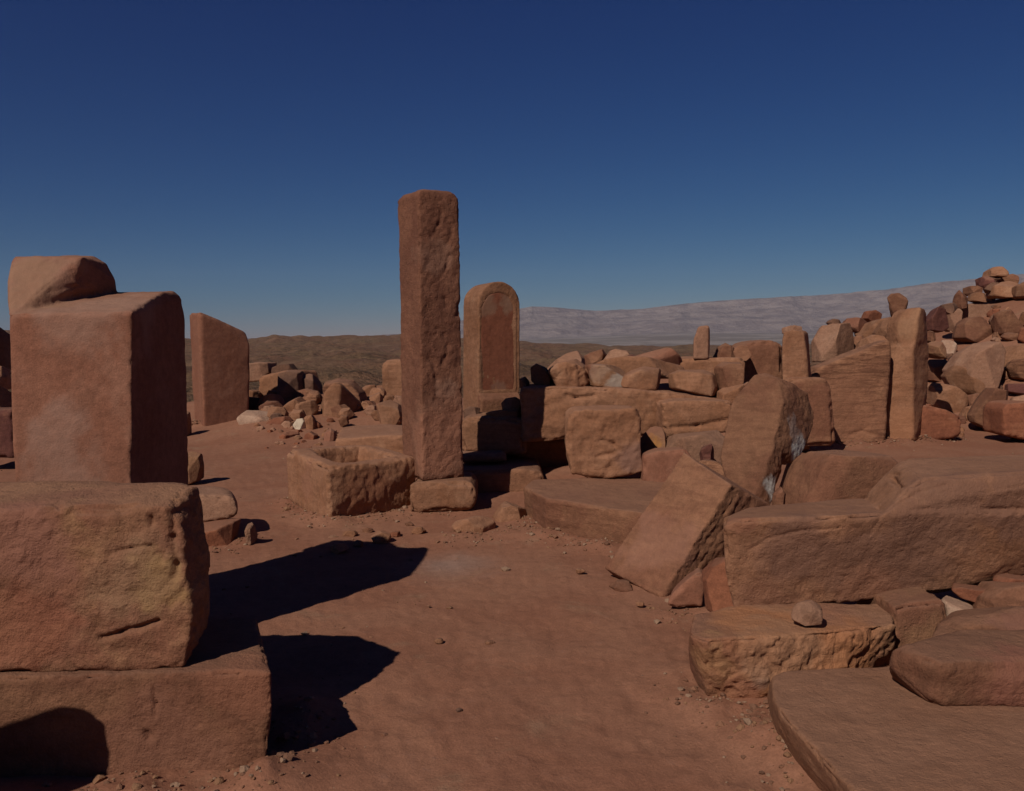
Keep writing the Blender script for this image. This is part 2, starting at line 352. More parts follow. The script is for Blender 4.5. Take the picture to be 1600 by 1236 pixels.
def build(name, hulls, mat, vox, soft=1, worn=6, wear=0.45, amp=0.006, freq=5.0, fine=0.5, cuts=None, cracks=(), rough=(), spots=(), parent=None, seed=None, strata=0.0, chipk=1.0):
    """hulls -> voxel solid -> worn edges -> rock relief -> one mesh object"""
    SEED[0] += 1; sd = SEED[0] if seed is None else seed
    me = hull_mesh(hulls)
    tmp = bpy.data.objects.new('tmp', me); C.objects.link(tmp)
    extra = []
    for ch in (cuts or []):
        cm = hull_mesh([ch]); co = bpy.data.objects.new('tmpc', cm); C.objects.link(co); extra.append((co, cm))
        mo = tmp.modifiers.new('c', 'BOOLEAN'); mo.operation = 'DIFFERENCE'; mo.solver = 'EXACT'; mo.object = co
    rm = tmp.modifiers.new('r', 'REMESH'); rm.mode = 'VOXEL'; rm.voxel_size = vox; rm.adaptivity = 0
    dg = bpy.context.evaluated_depsgraph_get(); dg.update()
    m2 = bpy.data.meshes.new_from_object(tmp.evaluated_get(dg))
    bpy.data.objects.remove(tmp); bpy.data.meshes.remove(me)
    for co, cm in extra: bpy.data.objects.remove(co); bpy.data.meshes.remove(cm)
    n = len(m2.vertices); TOT[0] += n
    v = np.empty(n * 3, np.float32); m2.vertices.foreach_get('co', v); v = v.reshape(-1, 3).astype(float)
    e = np.empty(len(m2.edges) * 2, np.int32); m2.edges.foreach_get('vertices', e); e = e.reshape(-1, 2)
    deg = np.bincount(e.ravel(), minlength=n).astype(float)[:, None]
    def smooth(x, k):
        for _ in range(k):
            s = np.stack([np.bincount(e[:, 0], x[e[:, 1], c], n) + np.bincount(e[:, 1], x[e[:, 0], c], n) for c in range(3)], 1)
            x = x * 0.4 + 0.6 * s / deg
        return x
    off = np.array([sd * 7.13 % 91, sd * 3.71 % 57, sd * 5.37 % 73])
    ctr = v.mean(0); q = v - ctr + off
    lt = smooth(v, soft); hv = smooth(lt, worn)
    m = sstep(-0.25, 0.45, fbm(q * freq * 0.8, 3) + (wear - 0.5) * 1.2)[:, None]
    v = lt * (1 - m) + hv * m
    m2.vertices.foreach_set('co', v.astype(np.float32).ravel()); m2.update()
    nr = np.empty(n * 3, np.float32); m2.vertex_normals.foreach_get('vector', nr); nr = nr.reshape(-1, 3)
    size = np.ptp(v, 0).max()
    big = fbm(q * (1.6 / max(size, 0.05)) * 1.5, 2)
    disp = amp * 0.9 * big
    nz = fbm(q * freq, 4)
    tz = (nz + 0.4 * fbm(q * freq * 0.6 + 31, 2)) * 3.0; tf_ = np.floor(tz)
    disp += amp * (0.75 * nz + 0.25 * (tf_ + sstep(0, .5, tz - tf_)) / 3.0)
    disp += fine * amp * 0.4 * fbm(q * freq * 4 + 11, 4, 0.65)
    if strata:
        sq = np.stack([q[:, 0] * 0.6, q[:, 1] * 0.6, q[:, 2] * 9], 1)
        disp += strata * amp * fbm(sq * freq * 0.5, 3)
    ed = np.linalg.norm(hv - lt, axis=1) / vox                      # broken arrises: bites out of the sharp edges
    bite = sstep(0.02, 0.30, fbm(q * freq * 1.5 + 41, 3)); fine_b = sstep(0.0, 0.4, fbm(q * freq * 6 + 77, 2))
    disp -= sstep(0.12, 0.65, ed) * (bite * chipk * 1.9 + fine_b * chipk * 0.9) * vox
    for (dr, ramp_, rf) in rough:
        dv = np.array(dr, float); dv /= np.linalg.norm(dv)
        k = sstep(0.35, 0.75, nr @ dv)
        rn = (fbm(q * rf, 3) + 0.25 * fbm(q * rf * 3.1 + 5, 3)) * 3.2; fl = np.floor(rn)
        disp += k * ramp_ * ((fl + sstep(0.0, 0.4, rn - fl)) / 3.2 + 0.35 * fbm(q * rf * 2.3, 4))
    for pts, rad, dep in cracks:
        for a_, b_ in zip(pts[:-1], pts[1:]):
            A = np.array(a_); B = np.array(b_); ab = B - A
            wob = 0.6 * rad * fbm(q * 22, 2)[:, None] * np.ones((1, 3))
            tt = np.clip(((v + wob - A) @ ab) / (ab @ ab), 0, 1)[:, None]
            dl = v + wob - (A + tt * ab); dl[:, 1] /= 6.0; ds = np.linalg.norm(dl, axis=1)
            disp -= dep * np.exp(-(ds / rad) ** 2)
    v = v + nr * disp[:, None]
    org = np.array([v[:, 0].mean(), v[:, 1].mean(), v[:, 2].min()])
    if parent is not None: org = np.array(parent.location)
    col = np.zeros((n, 4), np.float32)
    spots = [(a0, a1, tuple(x * .78 for x in a2), a3) for a0, a1, a2, a3 in spots]
    for (c_, rad, cc, al) in spots:
        ds = np.linalg.norm((v - np.array(c_)), axis=1) / rad + 0.75 * fbm(q * 1.3 / rad, 5, 0.6)
        k = sstep(1.08, 0.55, ds) * al
        col[:, :3] = col[:, :3] * (1 - k[:, None]) + np.array(cc)[None] * k[:, None] if col[:, 3].max() > 0 else np.array(cc)[None]
        col[:, 3] = np.maximum(col[:, 3], k)
    m2.vertices.foreach_set('co', (v - org).astype(np.float32).ravel())
    ca = m2.color_attributes.new('tint', 'FLOAT_COLOR', 'POINT'); ca.data.foreach_set('color', col.ravel())
    m2.polygons.foreach_set('use_smooth', np.ones(len(m2.polygons), bool)); m2.update()
    m2.materials.clear(); m2.materials.append(MATS[mat]); m2.name = name
    o = bpy.data.objects.new(name, m2); C.objects.link(o)
    if parent is not None: o.parent = parent
    else: o.location = org
    return o
def tag(o, label, cat, group=None):
    o['label'] = label; o['category'] = cat
    if group: o['group'] = group
    return o
def pp(lst, d=None):
    return [P(*q) if len(q) == 3 else P(q[0], q[1], d) for q in lst]
def ex(pts, v, s=1.0):
    v = Vector(v); c = sum(pts, Vector()) / len(pts)
    return [c + (p - c) * s + v for p in pts]
def vx(d, k=1.0): return max(d * 0.0021 * k, 0.004)
def block(name, label, cat, front, d, th, mat='tan', shift=(0, 0), bs=0.97, group=None, k=1.0, **kw):
    """front outline at distance d, extruded away by th"""
    f = pp(front, d); b = ex(f, (shift[0], th, shift[1]), bs)
    return tag(build(name, [f + b], mat, vx(d, k), **kw), label, cat, group)
def rock(name, label, cat, poly, d, th, mat='tan', fr=0.68, apex=(0.0, 0.08), br=0.6, group=None, k=1.0, nchip=None, **kw):
    """boulder: outline at distance d, with a smaller ring of facets in front and behind"""
    if d is None: d = ghit(sum(p[0] for p in poly) / len(poly), max(p[1] for p in poly) - 1) + th * 0.35
    m = pp(poly, d); c = sum(m, Vector()) / len(m)
    w_ = max(p.x for p in m) - min(p.x for p in m)
    random.seed(int(poly[0][0] * 7 + poly[0][1] * 3))
    f = [c + (p - c) * (fr * random.uniform(0.8, 1.2)) + Vector((apex[0] * w_, -th * random.uniform(0.38, 0.55), apex[1] * w_)) for p in m]
    b = [c + (p - c) * (br * random.uniform(0.8, 1.2)) + Vector((0, th * random.uniform(0.4, 0.6), 0)) for p in m]
    for ring in (f, b):                                             # stones sit on a flat bed, not on a point
        for q_, p_ in zip(ring, m):
            if p_.z < c.z: q_.z = min(q_.z, c.z + (p_.z - c.z) * 0.96)
    kw.setdefault('worn', 2); kw.setdefault('soft', 1); kw.setdefault('wear', 0.15); kw.setdefault('chipk', 0.6); kw.setdefault('amp', 0.0011 * d); kw.setdefault('freq', 30.0 / d)
    hl = chip(m + f + b, nchip if nchip is not None else random.randint(4, 7), random.Random(int(poly[0][0] * 3 + poly[1][1] * 11)))
    vz = min(vx(d, k) * .85, max(w_ / 44, 0.0035))
    return tag(build(name, [hl], mat, vz, **kw), label, cat, group)
# ================================================================== THE STONES
# ---- foreground left: two big blocks and the squared stele behind them
f = pp([(-90, 1062), (200, 1053), (395, 1049), (424, 1050), (425, 1100), (415, 1222), (200, 1242), (-90, 1262)], 3.2)
b = [Vector((p.x - (0.24 if p.x > -1.2 else 0), 3.86, p.z)) for p in f]
b += [P(402, 1018, 3.42)]
tag(build('ashlar_block', [f + b], 'brown', 0.0078, soft=2, worn=10, wear=0.35, amp=0.006, freq=7, fine=1.1, rough=[((0, -1, 0), 0.006, 9)],
    cracks=[([P(240, 1075, 3.2), P(243, 1100, 3.2), P(242, 1120, 3.2)], 0.006, 0.010), ([P(228, 1146, 3.2), P(231, 1155, 3.2)], 0.012, 0.02)],
    spots=[(P(375, 1072, 3.2), 0.20, (.34, .14, .08), 0.6), (P(240, 1190, 3.2), 0.3, (.31, .15, .10), 0.5)]),
    'long squared red-brown block lying lowest in the bottom left corner, carrying the big ochre boulder', 'stone block')
f = pp([(-90, 800), (40, 806), (150, 800), (268, 792), (284, 830), (292, 900), (300, 965), (288, 1046), (140, 1054), (-90, 1058)], 3.24)
b = pp([(-90, 752), (60, 752), (150, 757), (262, 755)], 3.78) + pp([(298, 757), (318, 790), (327, 900), (324, 985)], 3.46) + [P(306, 756, 3.48), P(-90, 985, 3.8)]
tag(build('boulder', [f + b], 'ochre', 0.0075, soft=3, worn=30, wear=0.85, amp=0.013, freq=3.6, fine=0.8, seed=21,
    cracks=[([P(152, 1000, 3.22), P(185, 990, 3.22), P(243, 974, 3.22)], 0.009, 0.028), ([P(170, 866, 3.22), P(200, 858, 3.22), P(238, 853, 3.22)], 0.006, 0.014),
            ([P(48, 772, 3.3), P(64, 784, 3.24), P(90, 796, 3.24)], 0.008, 0.018), ([P(236, 808, 3.22), P(238, 818, 3.22)], 0.010, 0.025),
            ([P(274, 800, 3.26), P(272, 840, 3.25), P(280, 880, 3.25), P(276, 900, 3.25)], 0.014, 0.016)],
    rough=[((0.8, -0.6, 0.1), 0.022, 7)],
    spots=[(P(40, 850, 3.24), 0.22, (.30, .13, .085), 0.8), (P(35, 985, 3.24), 0.25, (.31, .11, .06), 0.75), (P(255, 910, 3.24), 0.13, (.42, .25, .09), 0.75),
           (P(200, 905, 3.24), 0.2, (.36, .225, .12), 0.6)]),
    'massive rounded ochre boulder with cracks, resting on the long block at the far left', 'boulder')
m1 = [P(12, 490, 4.3), P(207, 487, 4.3), P(203, 1051, 4.3), P(34, 1051, 4.3), P(44, 470, 4.6), P(272, 456, 5.05), P(284, 466, 5.05), P(289, 500, 5.05),
      P(304, 974, 5.05), P(70, 458, 5.05), P(70, 974, 5.05), P(258, 456, 4.85), P(236, 466, 4.6)]
m2_ = [P(9, 470, 4.5), P(8, 440, 4.55), P(16, 411, 4.6), P(32, 400, 4.66), P(128, 401, 4.66), P(126, 446, 4.62), P(12, 496, 4.33), P(60, 482, 4.44), P(166, 412, 4.9),
       P(183, 440, 4.92), P(182, 462, 4.92), P(22, 402, 5.0), P(150, 402, 5.0), P(40, 500, 5.0), P(176, 480, 5.02)]
tag(build('standing_stone', [m1, m2_], 'pink', .0095, soft=1, worn=8, wear=.4, amp=0.008, freq=3.0, fine=0.5,
    rough=[((0.3, -0.6, 0.75), 0.008, 6)], cracks=[([P(45, 478, 4.5), P(95, 455, 4.6), P(128, 447, 4.62)], 0.014, 0.014), ([P(130, 402, 4.64), P(126, 440, 4.62)], 0.01, 0.02)],
    spots=[(P(85, 700, 4.3), 0.22, (.40, .245, .185), 0.45), (P(95, 745, 4.3), 0.28, (.40, .245, .18), 0.4), (P(150, 480, 4.4), 0.34, (.42, .26, .19), 0.45),
           (P(60, 440, 4.55), 0.26, (.33, .18, .10), 0.7)]),
    'wide smooth-faced stele with a broken hump on its top left, standing behind the ochre boulder', 'stele')
# small stones behind the left blocks
block('ashlar_block', 'dull red squared block peeping out at the left edge behind the wide stele', 'stone block',
      [(-60, 642), (20, 640), (23, 716), (-60, 718)], 11.0, 0.7, 'maroon', soft=2)
rock('boulder', 'tan boulder at the left edge of the picture just above the dull red block', 'boulder', [(-50, 606), (4, 600), (14, 622), (12, 646), (-50, 648)], 12.4, .6, 'tan')
rock('boulder', 'small tan boulder at the left edge, second below the dark hillside', 'boulder', [(-50, 576), (2, 571), (12, 590), (10, 610), (-50, 612)], 13.4, .6, 'tan')
rock('boulder', 'dark brown outcrop at the far left edge, topmost behind the wide stele', 'boulder', [(-90, 488), (-10, 490), (6, 530), (8, 580), (-90, 585)], 15.0, 1.5, 'dark')
rock('loose_stone', 'small orange-brown stone on the sand against the dark side of the wide stele', 'stone', [(284, 712), (300, 703), (315, 708), (318, 730), (314, 750), (300, 756), (284, 754)], 9.9, 0.3, 'ochre')
rock('loose_stone', 'small stone half hidden by the wide stele, near the foot of the slanting-topped slab', 'stone', [(276, 640), (290, 636), (298, 650), (298, 680), (276, 684)], 14.6, 0.4, 'tan')
f = pp([(290, 772), (330, 775), (366, 776), (371, 798), (366, 808), (320, 822), (290, 824)], 7.15)
b = pp([(290, 757), (320, 757), (352, 760), (364, 772), (372, 790), (370, 805)], 7.6)
tag(build('boulder', [f + b], 'pale', 0.014, worn=14, wear=.8, amp=.008, freq=5), 'smooth beige rounded block on the sand right beside the ochre boulder', 'boulder')
rock('slab', 'low pinkish ledge under the smooth beige rounded block', 'slab', [(290, 822), (340, 815), (382, 812), (388, 830), (380, 852), (330, 862), (290, 866)], 6.95, 0.6, 'red', apex=(0, 0.0))
rock('loose_stone', 'small knobbly pale stone at the end of the pinkish ledge, casting a two-lobed shadow', 'stone', [(384, 826), (391, 813), (398, 822), (401, 836), (397, 850), (386, 848)], 6.85, 0.16, 'pale', apex=(0, .1), rough=[((0, -1, 0), .012, 14)])
rock('slab', 'thin flat stone nearly buried in the sand right of the ochre boulder', 'slab', [(312, 900), (350, 892), (385, 900), (392, 914), (350, 926), (312, 925)], 6.1, 0.5, 'tan', fr=.7)

# ---- slanting-topped smooth slab at left
c0 = P(318, 674, 15.6)
dw, dt = Vector((.64, .55, 0)), Vector((-.40, .66, 0))
fr = [c0, c0 + dw, P(391, 540, 16.15), P(385, 519, 16.15), P(372, 514, 16.05), P(350, 508, 15.9), P(330, 497, 15.75), P(316, 488, 15.62), P(309, 486, 15.6)]
tag(build('standing_stone', [fr + ex(fr, dt, 0.99)], 'pink', 0.026, soft=2, worn=6, wear=.4, amp=.014, freq=2),
    'smooth pinkish standing slab with a slanting top, second stele from the left', 'stele')

# ---- rubble behind, between the slanting slab and the tall pillar
G1 = 'boulders heaped behind the trough'
rock('boulder', 'pale flat-topped rock highest in the heap beside the slanting slab', 'boulder', [(385, 570), (405, 565), (432, 566), (436, 582), (425, 594), (385, 596)], 19.0, 1.2, 'pale', apex=(-.1, .05), group=G1)
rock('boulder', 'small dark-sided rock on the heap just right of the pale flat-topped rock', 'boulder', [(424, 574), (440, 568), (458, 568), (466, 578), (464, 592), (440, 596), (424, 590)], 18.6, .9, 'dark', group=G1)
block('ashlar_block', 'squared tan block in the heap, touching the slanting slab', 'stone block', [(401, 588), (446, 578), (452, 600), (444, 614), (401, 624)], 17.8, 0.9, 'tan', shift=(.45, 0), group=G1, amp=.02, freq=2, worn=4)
rock('boulder', 'large boulder coloured dark for shade in the middle of the left heap', 'boulder', [(430, 588), (455, 578), (478, 580), (482, 600), (476, 624), (450, 634), (428, 622)], 18.0, 1.3, 'dark', apex=(-.15, .1), group=G1)  # dark stone colour stands in for the shade on its right-hand faces
rock('boulder', 'round dark boulder at the right end of the left heap', 'boulder', [(466, 592), (484, 584), (498, 588), (503, 602), (499, 620), (486, 630), (468, 626)], 18.2, 1.0, 'dark', apex=(-.1, .15), group=G1)  # its shaded side is put into the dark stone colour
rock('boulder', 'flat dark rock wedged under the round dark boulder', 'boulder', [(456, 612), (480, 606), (496, 610), (498, 620), (490, 634), (462, 632)], 17.6, .8, 'brown', group=G1)
rock('boulder', 'tan domed rock standing left in front of the dark boulders', 'boulder', [(399, 640), (410, 622), (428, 614), (442, 616), (441, 634), (430, 652), (399, 652)], 16.9, .9, 'tan', apex=(-.1, .1), group=G1)
rock('boulder', 'tan pointed rock with two humps below the dark boulders', 'boulder', [(430, 650), (448, 630), (462, 626), (470, 619), (482, 630), (492, 642), (498, 658), (460, 664), (432, 660)], 16.6, .9, 'tan', apex=(0, .05), group=G1)
rock('loose_stone', 'round brown cobble in front of the two-humped rock', 'stone', [(463, 640), (472, 634), (482, 636), (485, 646), (480, 654), (466, 653)], 16.0, .3, 'brown', group=G1)
rock('boulder', 'whitish wedge-shaped boulder at the foot of the slanting slab', 'boulder', [(376, 650), (386, 641), (408, 641), (428, 646), (444, 656), (430, 668), (400, 674), (380, 668)], 15.4, .8, 'white', apex=(-.05, .0), group=G1)
rock('loose_stone', 'reddish tilted stone poking from the sand right of the whitish boulder', 'stone', [(412, 664), (430, 652), (452, 650), (462, 660), (450, 676), (424, 680)], 14.9, .5, 'red', apex=(-.1, .1), group=G1)
rock('loose_stone', 'creamy white egg-shaped stone in the middle of the reddish stones', 'stone', [(458, 664), (464, 654), (474, 653), (482, 662), (478, 674), (464, 675)], 14.5, .35, 'white', group=G1, spots=[(P(468, 664, 14.3), .3, (.62, .50, .36), .8)])
rock('loose_stone', 'pinkish stone right of the creamy white egg-shaped stone', 'stone', [(480, 662), (496, 656), (504, 664), (500, 678), (484, 680)], 14.6, .35, 'red', group=G1)
rock('loose_stone', 'flat reddish stone lying lowest in front of the left heap', 'stone', [(438, 682), (452, 672), (466, 674), (470, 684), (458, 694), (442, 693)], 14.0, .5, 'red', group=G1)
rock('loose_stone', 'small reddish stone between the flat reddish stone and the long slab', 'stone', [(472, 680), (486, 674), (498, 680), (494, 692), (476, 692)], 13.8, .35, 'red', group=G1)
rock('loose_stone', 'upright pinkish stub beside the left end of the long slab behind the trough', 'stone', [(505, 672), (516, 668), (524, 674), (525, 690), (506, 692)], 13.6, .35, 'pink', group=G1)
f = pp([(506, 612), (520, 598), (533, 600), (526, 640), (523, 668), (505, 668)], 15.4)
tag(build('boulder', [f + pp([(500, 640), (534, 598), (576, 640), (578, 664), (505, 668)], 16.2)], 'tan', .033, amp=.02, freq=2, worn=5), 'light brown pyramid-like rock rising behind the trough', 'boulder', G1)
rock('boulder', 'broad grey-brown boulder with a rounded back, behind the light brown pyramid', 'boulder', [(496, 620), (508, 596), (530, 590), (552, 594), (570, 612), (578, 636), (577, 656), (560, 665), (520, 664)], 16.6, 1.4, 'strata', apex=(.05, .05), group=G1)
rock('loose_stone', 'small brown stone at the foot of the broad grey-brown boulder', 'stone', [(527, 656), (534, 648), (544, 650), (546, 662), (534, 667)], 14.6, .3, 'brown', group=G1)
rock('boulder', 'angular pale boulder just left of the tall pillar', 'boulder', [(584, 640), (596, 628), (610, 623), (626, 632), (636, 650), (630, 668), (606, 664), (588, 652)], 14.8, .9, 'tan', apex=(-.1, .1), group=G1)
rock('boulder', 'sloping rubble-coloured rock behind the angular pale boulder', 'boulder', [(560, 616), (580, 606), (598, 596), (606, 620), (600, 650), (570, 660), (560, 640)], 17.0, 1.1, 'tan', group=G1)
block('standing_stone', 'short broken upright stone showing at the left side of the tall pillar', 'stele', [(597, 572), (600, 563), (626, 562), (640, 566), (640, 640), (600, 640), (598, 600)], 17.6, .5, 'tan', worn=6, wear=.8, amp=.03, freq=2.2, fine=1)
f = pp([(524, 686), (560, 684), (640, 680), (640, 740), (524, 745)], 11.0)
b = pp([(532, 668), (560, 664), (600, 662), (640, 666)], 12.6)
tag(build('slab', [f + b + ex(b, (0, 0, -.4))], 'tan', .022, amp=.012, freq=3, worn=5, strata=1), 'long low slab lying behind the trough and left of the tall pillar', 'slab')

# ---- the trough
cf, cl, cr = PZ(512, 820, 0), PZ(448, 786, 0), PZ(654, 797, 0)
cb = cl + cr - cf; H = 0.51
up = Vector((0, 0, H)); top = [cf + up * 1.0 + Vector((.0, .0, .0)), cl + up * 1.06, cb + up, cr + up * 1.0]
cen = (cf + cl + cr + cb) / 4
def lerp3(u, v, z):
    p = cf + (cl - cf) * u + (cr - cf) * v; return Vector((p.x, p.y, z))
cut = [lerp3(.18, .24, .33), lerp3(.82, .28, .33), lerp3(.82, .76, .33), lerp3(.18, .78, .33),
       lerp3(.11, .15, .8), lerp3(.92, .17, .8), lerp3(.92, .88, .8), lerp3(.11, .88, .8)]
tag(build('stone_trough', [[cf + (cen - cf) * .03, cl, cb, cr + (cen - cr) * .06] + top + [(cf + cr) / 2 + Vector((.0, -.03, .2)), cf + Vector((.02, 0, .12))]], 'tan', .0165, soft=2, worn=14, wear=.65, amp=.013, freq=4, fine=.8,
    cuts=[cut], rough=[((.42, -.9, 0), .02, 7)], cracks=[([P(640, 775, 8.2), P(655, 760, 8.3)], .012, .02)],
    spots=[(P(575, 780, 8.0), .30, (.29, .115, .06), .6), (P(495, 760, 8.3), .25, (.34, .17, .11), .6)]),
    'hollowed square stone trough standing on the sand left of the tall pillar', 'trough')

# ---- tall pillar on its foot block
a_ = R(28); wv = Vector((math.cos(a_), math.sin(a_), 0)); tv = Vector((-math.sin(a_), math.cos(a_), 0))
bc = P(660, 752, 8.2); tcn = P(653, 296, 8.2)
def quad(c, L, T, o=0.0):
    return [c, c + wv * L, c + wv * L + tv * T, c + tv * T]
pts = quad(bc, .425, .52) + quad(tcn + Vector((0, 0, -.03)), .412, .53) + [p + Vector((0, 0, .0)) for p in quad(tcn + wv * .03 + tv * .03 + Vector((0, 0, .015)), .345, .44)]
cr_ = []
for (x0, y0, x1, y1) in ((690, 330, 676, 372), (702, 400, 688, 436), (684, 455, 700, 480), (668, 505, 694, 522), (700, 540, 690, 572), (672, 560, 682, 590), (706, 350, 700, 380)):
    dd = 8.33
    cr_.append(([P(x0, y0, dd), P((x0 + x1) / 2 + 3, (y0 + y1) / 2, dd), P(x1, y1, dd)], .020, .009))
cr_.append(([P(718, 478, 8.4), P(717, 492, 8.4)], .03, .02))
tag(build('standing_stone', [pts], 'pillar', .0145, soft=1, worn=9, wear=.45, amp=.007, freq=5, fine=1.4, cracks=cr_,
    rough=[((.5, -.85, 0), .012, 10)], cuts=None,
    spots=[(P(692, 608, 8.35), .13, (.33, .18, .12), .6), (P(690, 680, 8.3), .42, (.32, .13, .075), .75), (P(680, 400, 8.3), .2, (.24, .12, .08), .5)]),
    'tall square weathered pillar, the highest stone in the middle of the ruins', 'pillar')
f = pp([(640, 755), (728, 752), (740, 758), (745, 772), (743, 790), (735, 799), (640, 802)], 8.12)
tag(build('foot_block', [f + ex(f, (0, .75, 0), .95)], 'tan', .016, worn=18, wear=.8, amp=.008, freq=4), 'low round-ended block under the foot of the tall pillar', 'stone block')

# ---- round-topped stele with its red panel
a2 = R(24); w2 = Vector((math.cos(a2), math.sin(a2), 0)); t2 = Vector((-math.sin(a2), math.cos(a2), 0)); s0 = P(747, 640, 10.5); L2 = .545
def SP(u, z, o=0.0):
    p = s0 + w2 * u - t2 * o; return Vector((p.x, p.y, z))
face = [SP(0, .05), SP(L2, .05), SP(L2, 2.05)] + [SP(L2 / 2 + L2 / 2 * math.cos(t), 2.05 + .275 * math.sin(t)) for t in [math.pi * k / 14 for k in range(1, 14)]] + [SP(0, 2.05)]
base = [SP(-.0, .05, .0), SP(L2, .05, 0), SP(-.0, .05, .09), SP(L2, .05, .09), SP(0, .92, .09), SP(L2, .92, .09), SP(0, 1.0, .0), SP(L2, 1.0, 0)]
pan = [(.05, 1.02), (.475, 1.02), (.475, 2.02), (.41, 2.16), (.27, 2.205), (.13, 2.16), (.05, 2.02)]
st = build('inscribed_stele', [face + [p + t2 * .5 for p in face]], 'tan', .0125, soft=1, worn=5, wear=.3, amp=.006, freq=5, fine=.8,
    cuts=[[SP(u, z, -.014) for u, z in pan] + [SP(u, z, .3) for u, z in pan]],
    cracks=[([SP(.515, 1.02), SP(.515, 2.1)], .006, .010), ([SP(.01, 2.10), SP(.53, 2.10)], .005, .008)])
tag(st, 'round-topped stele with a sunken red panel, right behind the tall pillar', 'stele')
pl = build('carved_panel', [[SP(u, z, -.009) for u, z in pan] + [SP(u, z, -.05) for u, z in pan]], 'panel', .010, soft=1, worn=2, amp=.006, freq=6, parent=st,
    spots=[(SP(.40, 2.06), .12, (.30, .17, .11), .8), (SP(.10, 2.05), .15, (.30, .16, .10), .8), (SP(.27, 1.05), .12, (.30, .16, .11), .6)])
pl['label'] = 'dark red sunken inscription panel'
build('base_ledge', [base + [p + t2 * .2 for p in base]], 'brown', .012, soft=1, worn=6, amp=.006, freq=6, parent=st)
# ---- masonry around the foot of the pillar and the stele
block('ashlar_block', 'rounded block right of the tall pillar, half in its black shadow', 'stone block', [(716, 664), (726, 653), (745, 650), (800, 651), (822, 658), (824, 712), (722, 713)], 9.75, .75, 'tan', worn=16, wear=.8, group='blocks under the round-topped stele')
block('ashlar_block', 'thin pale ledge stone below the rounded shadowed block', 'stone block', [(716, 710), (790, 709), (792, 722), (716, 724)], 9.45, 1.0, 'pale', group='blocks under the round-topped stele')
block('ashlar_block', 'low block at floor level right of the tall pillar, its right end in the sun', 'stone block', [(700, 736), (820, 733), (846, 738), (852, 752), (848, 776), (700, 784)], 9.1, 1.1, 'brown', group='blocks under the round-topped stele')
rock('loose_stone', 'rounded stone on the ledge at the right foot of the round-topped stele', 'stone', [(782, 630), (790, 622), (806, 620), (815, 626), (815, 646), (786, 646)], 10.1, .3, 'tan')
rock('loose_stone', 'dark flat stone wedged between the tall pillar and the stele foot', 'stone', [(722, 642), (734, 636), (750, 638), (752, 652), (724, 654)], 10.2, .3, 'dark')
rock('loose_stone', 'orange flat stone under the right foot of the round-topped stele', 'stone', [(752, 646), (780, 641), (814, 643), (815, 660), (752, 662)], 10.0, .35, 'ochre')

# ---- the wall of blocks in the middle
f = pp([(812, 606), (840, 602), (880, 604), (960, 606), (1040, 612), (1146, 626), (1146, 660), (1060, 672), (1000, 684), (885, 688), (858, 676), (815, 690)], 9.7)
tag(build('ashlar_block', [f + ex(f, (0, .8, 0), .98)], 'tan', .019, soft=2, worn=12, wear=.6, amp=.02, freq=3.4, fine=1, strata=.8, rough=[((0, -1, 0), .025, 4.5)],
    cracks=[([P(882, 618, 9.68), P(900, 622, 9.68), P(930, 618, 9.68)], .02, .03)]), 'very long weathered beam in the middle wall, its left end in deep shadow', 'stone beam')
block('ashlar_block', 'block low in the shade under the left end of the long beam', 'stone block', [(806, 686), (900, 684), (1000, 690), (1004, 742), (806, 742)], 10.15, .7, 'brown')
block('ashlar_block', 'square rough-faced block standing on the low slab in the middle', 'stone block',
      [(887, 650), (899, 641), (950, 638), (994, 637), (1001, 650), (1003, 700), (1007, 737), (985, 742), (930, 751), (892, 740), (886, 700)], 8.4, .55, 'tan', soft=1, worn=6, wear=.5,
      amp=.018, freq=4.5, fine=1, rough=[((0, -1, 0), .03, 5)], cracks=[([P(940, 688, 8.38), P(960, 694, 8.38), P(968, 706, 8.38)], .015, .03), ([P(930, 715, 8.38), P(960, 708, 8.38)], .015, .025)],
      spots=[(P(990, 715, 8.4), .18, (.24, .13, .10), .6)])
T_ = lambda x, y: PZ(x, y, .29)
B_ = lambda x, y: PZ(x, y, -.03)
tag(build('slab', [[T_(818, 761), T_(853, 779), T_(945, 793), T_(1040, 805), T_(832, 750), T_(1060, 744), B_(820, 812), B_(852, 835), B_(945, 852), B_(1050, 872), P(832, 800, 8.8), P(1060, 800, 9.0)]],
    'brown', .0155, soft=1, worn=4, wear=.4, amp=.010, freq=4, fine=.8, strata=.8, cracks=[([P(905, 806, 7.5), P(950, 806, 7.2), P(1000, 802, 7)], .008, .015)]),
    'low broad sandy slab under the square rough-faced block', 'slab')
block('slab', 'smooth pale slab leaning upright behind the tilted foreground slab', 'slab', [(1006, 712), (1030, 704), (1074, 702), (1100, 745), (1132, 800), (1004, 806)], 8.3, .3, 'pink', worn=6)
rock('boulder', 'rounded stone with an orange stain, right of the square rough-faced block', 'boulder', [(996, 690), (1006, 676), (1020, 665), (1034, 668), (1042, 685), (1044, 712), (996, 716)], 9.0, .5, 'ochre', spots=[(P(1003, 700, 8.7), .2, (.42, .19, .05), .95)])
rock('boulder', 'pale cracked boulder partly behind the tilted slab and the leaning stele', 'boulder', [(1032, 700), (1040, 680), (1080, 676), (1140, 670), (1150, 720), (1130, 736), (1050, 732)], 8.8, .6, 'pale')
rock('loose_stone', 'small dark-faced stone on the pale cracked boulder', 'stone', [(1090, 700), (1097, 690), (1110, 690), (1118, 704), (1118, 722), (1094, 720)], 8.3, .2, 'maroon')
rock('loose_stone', 'flat grey stone lying at the left foot of the leaning stele', 'stone', [(1084, 724), (1100, 718), (1124, 722), (1137, 732), (1136, 746), (1110, 742)], 7.9, .3, 'strata')
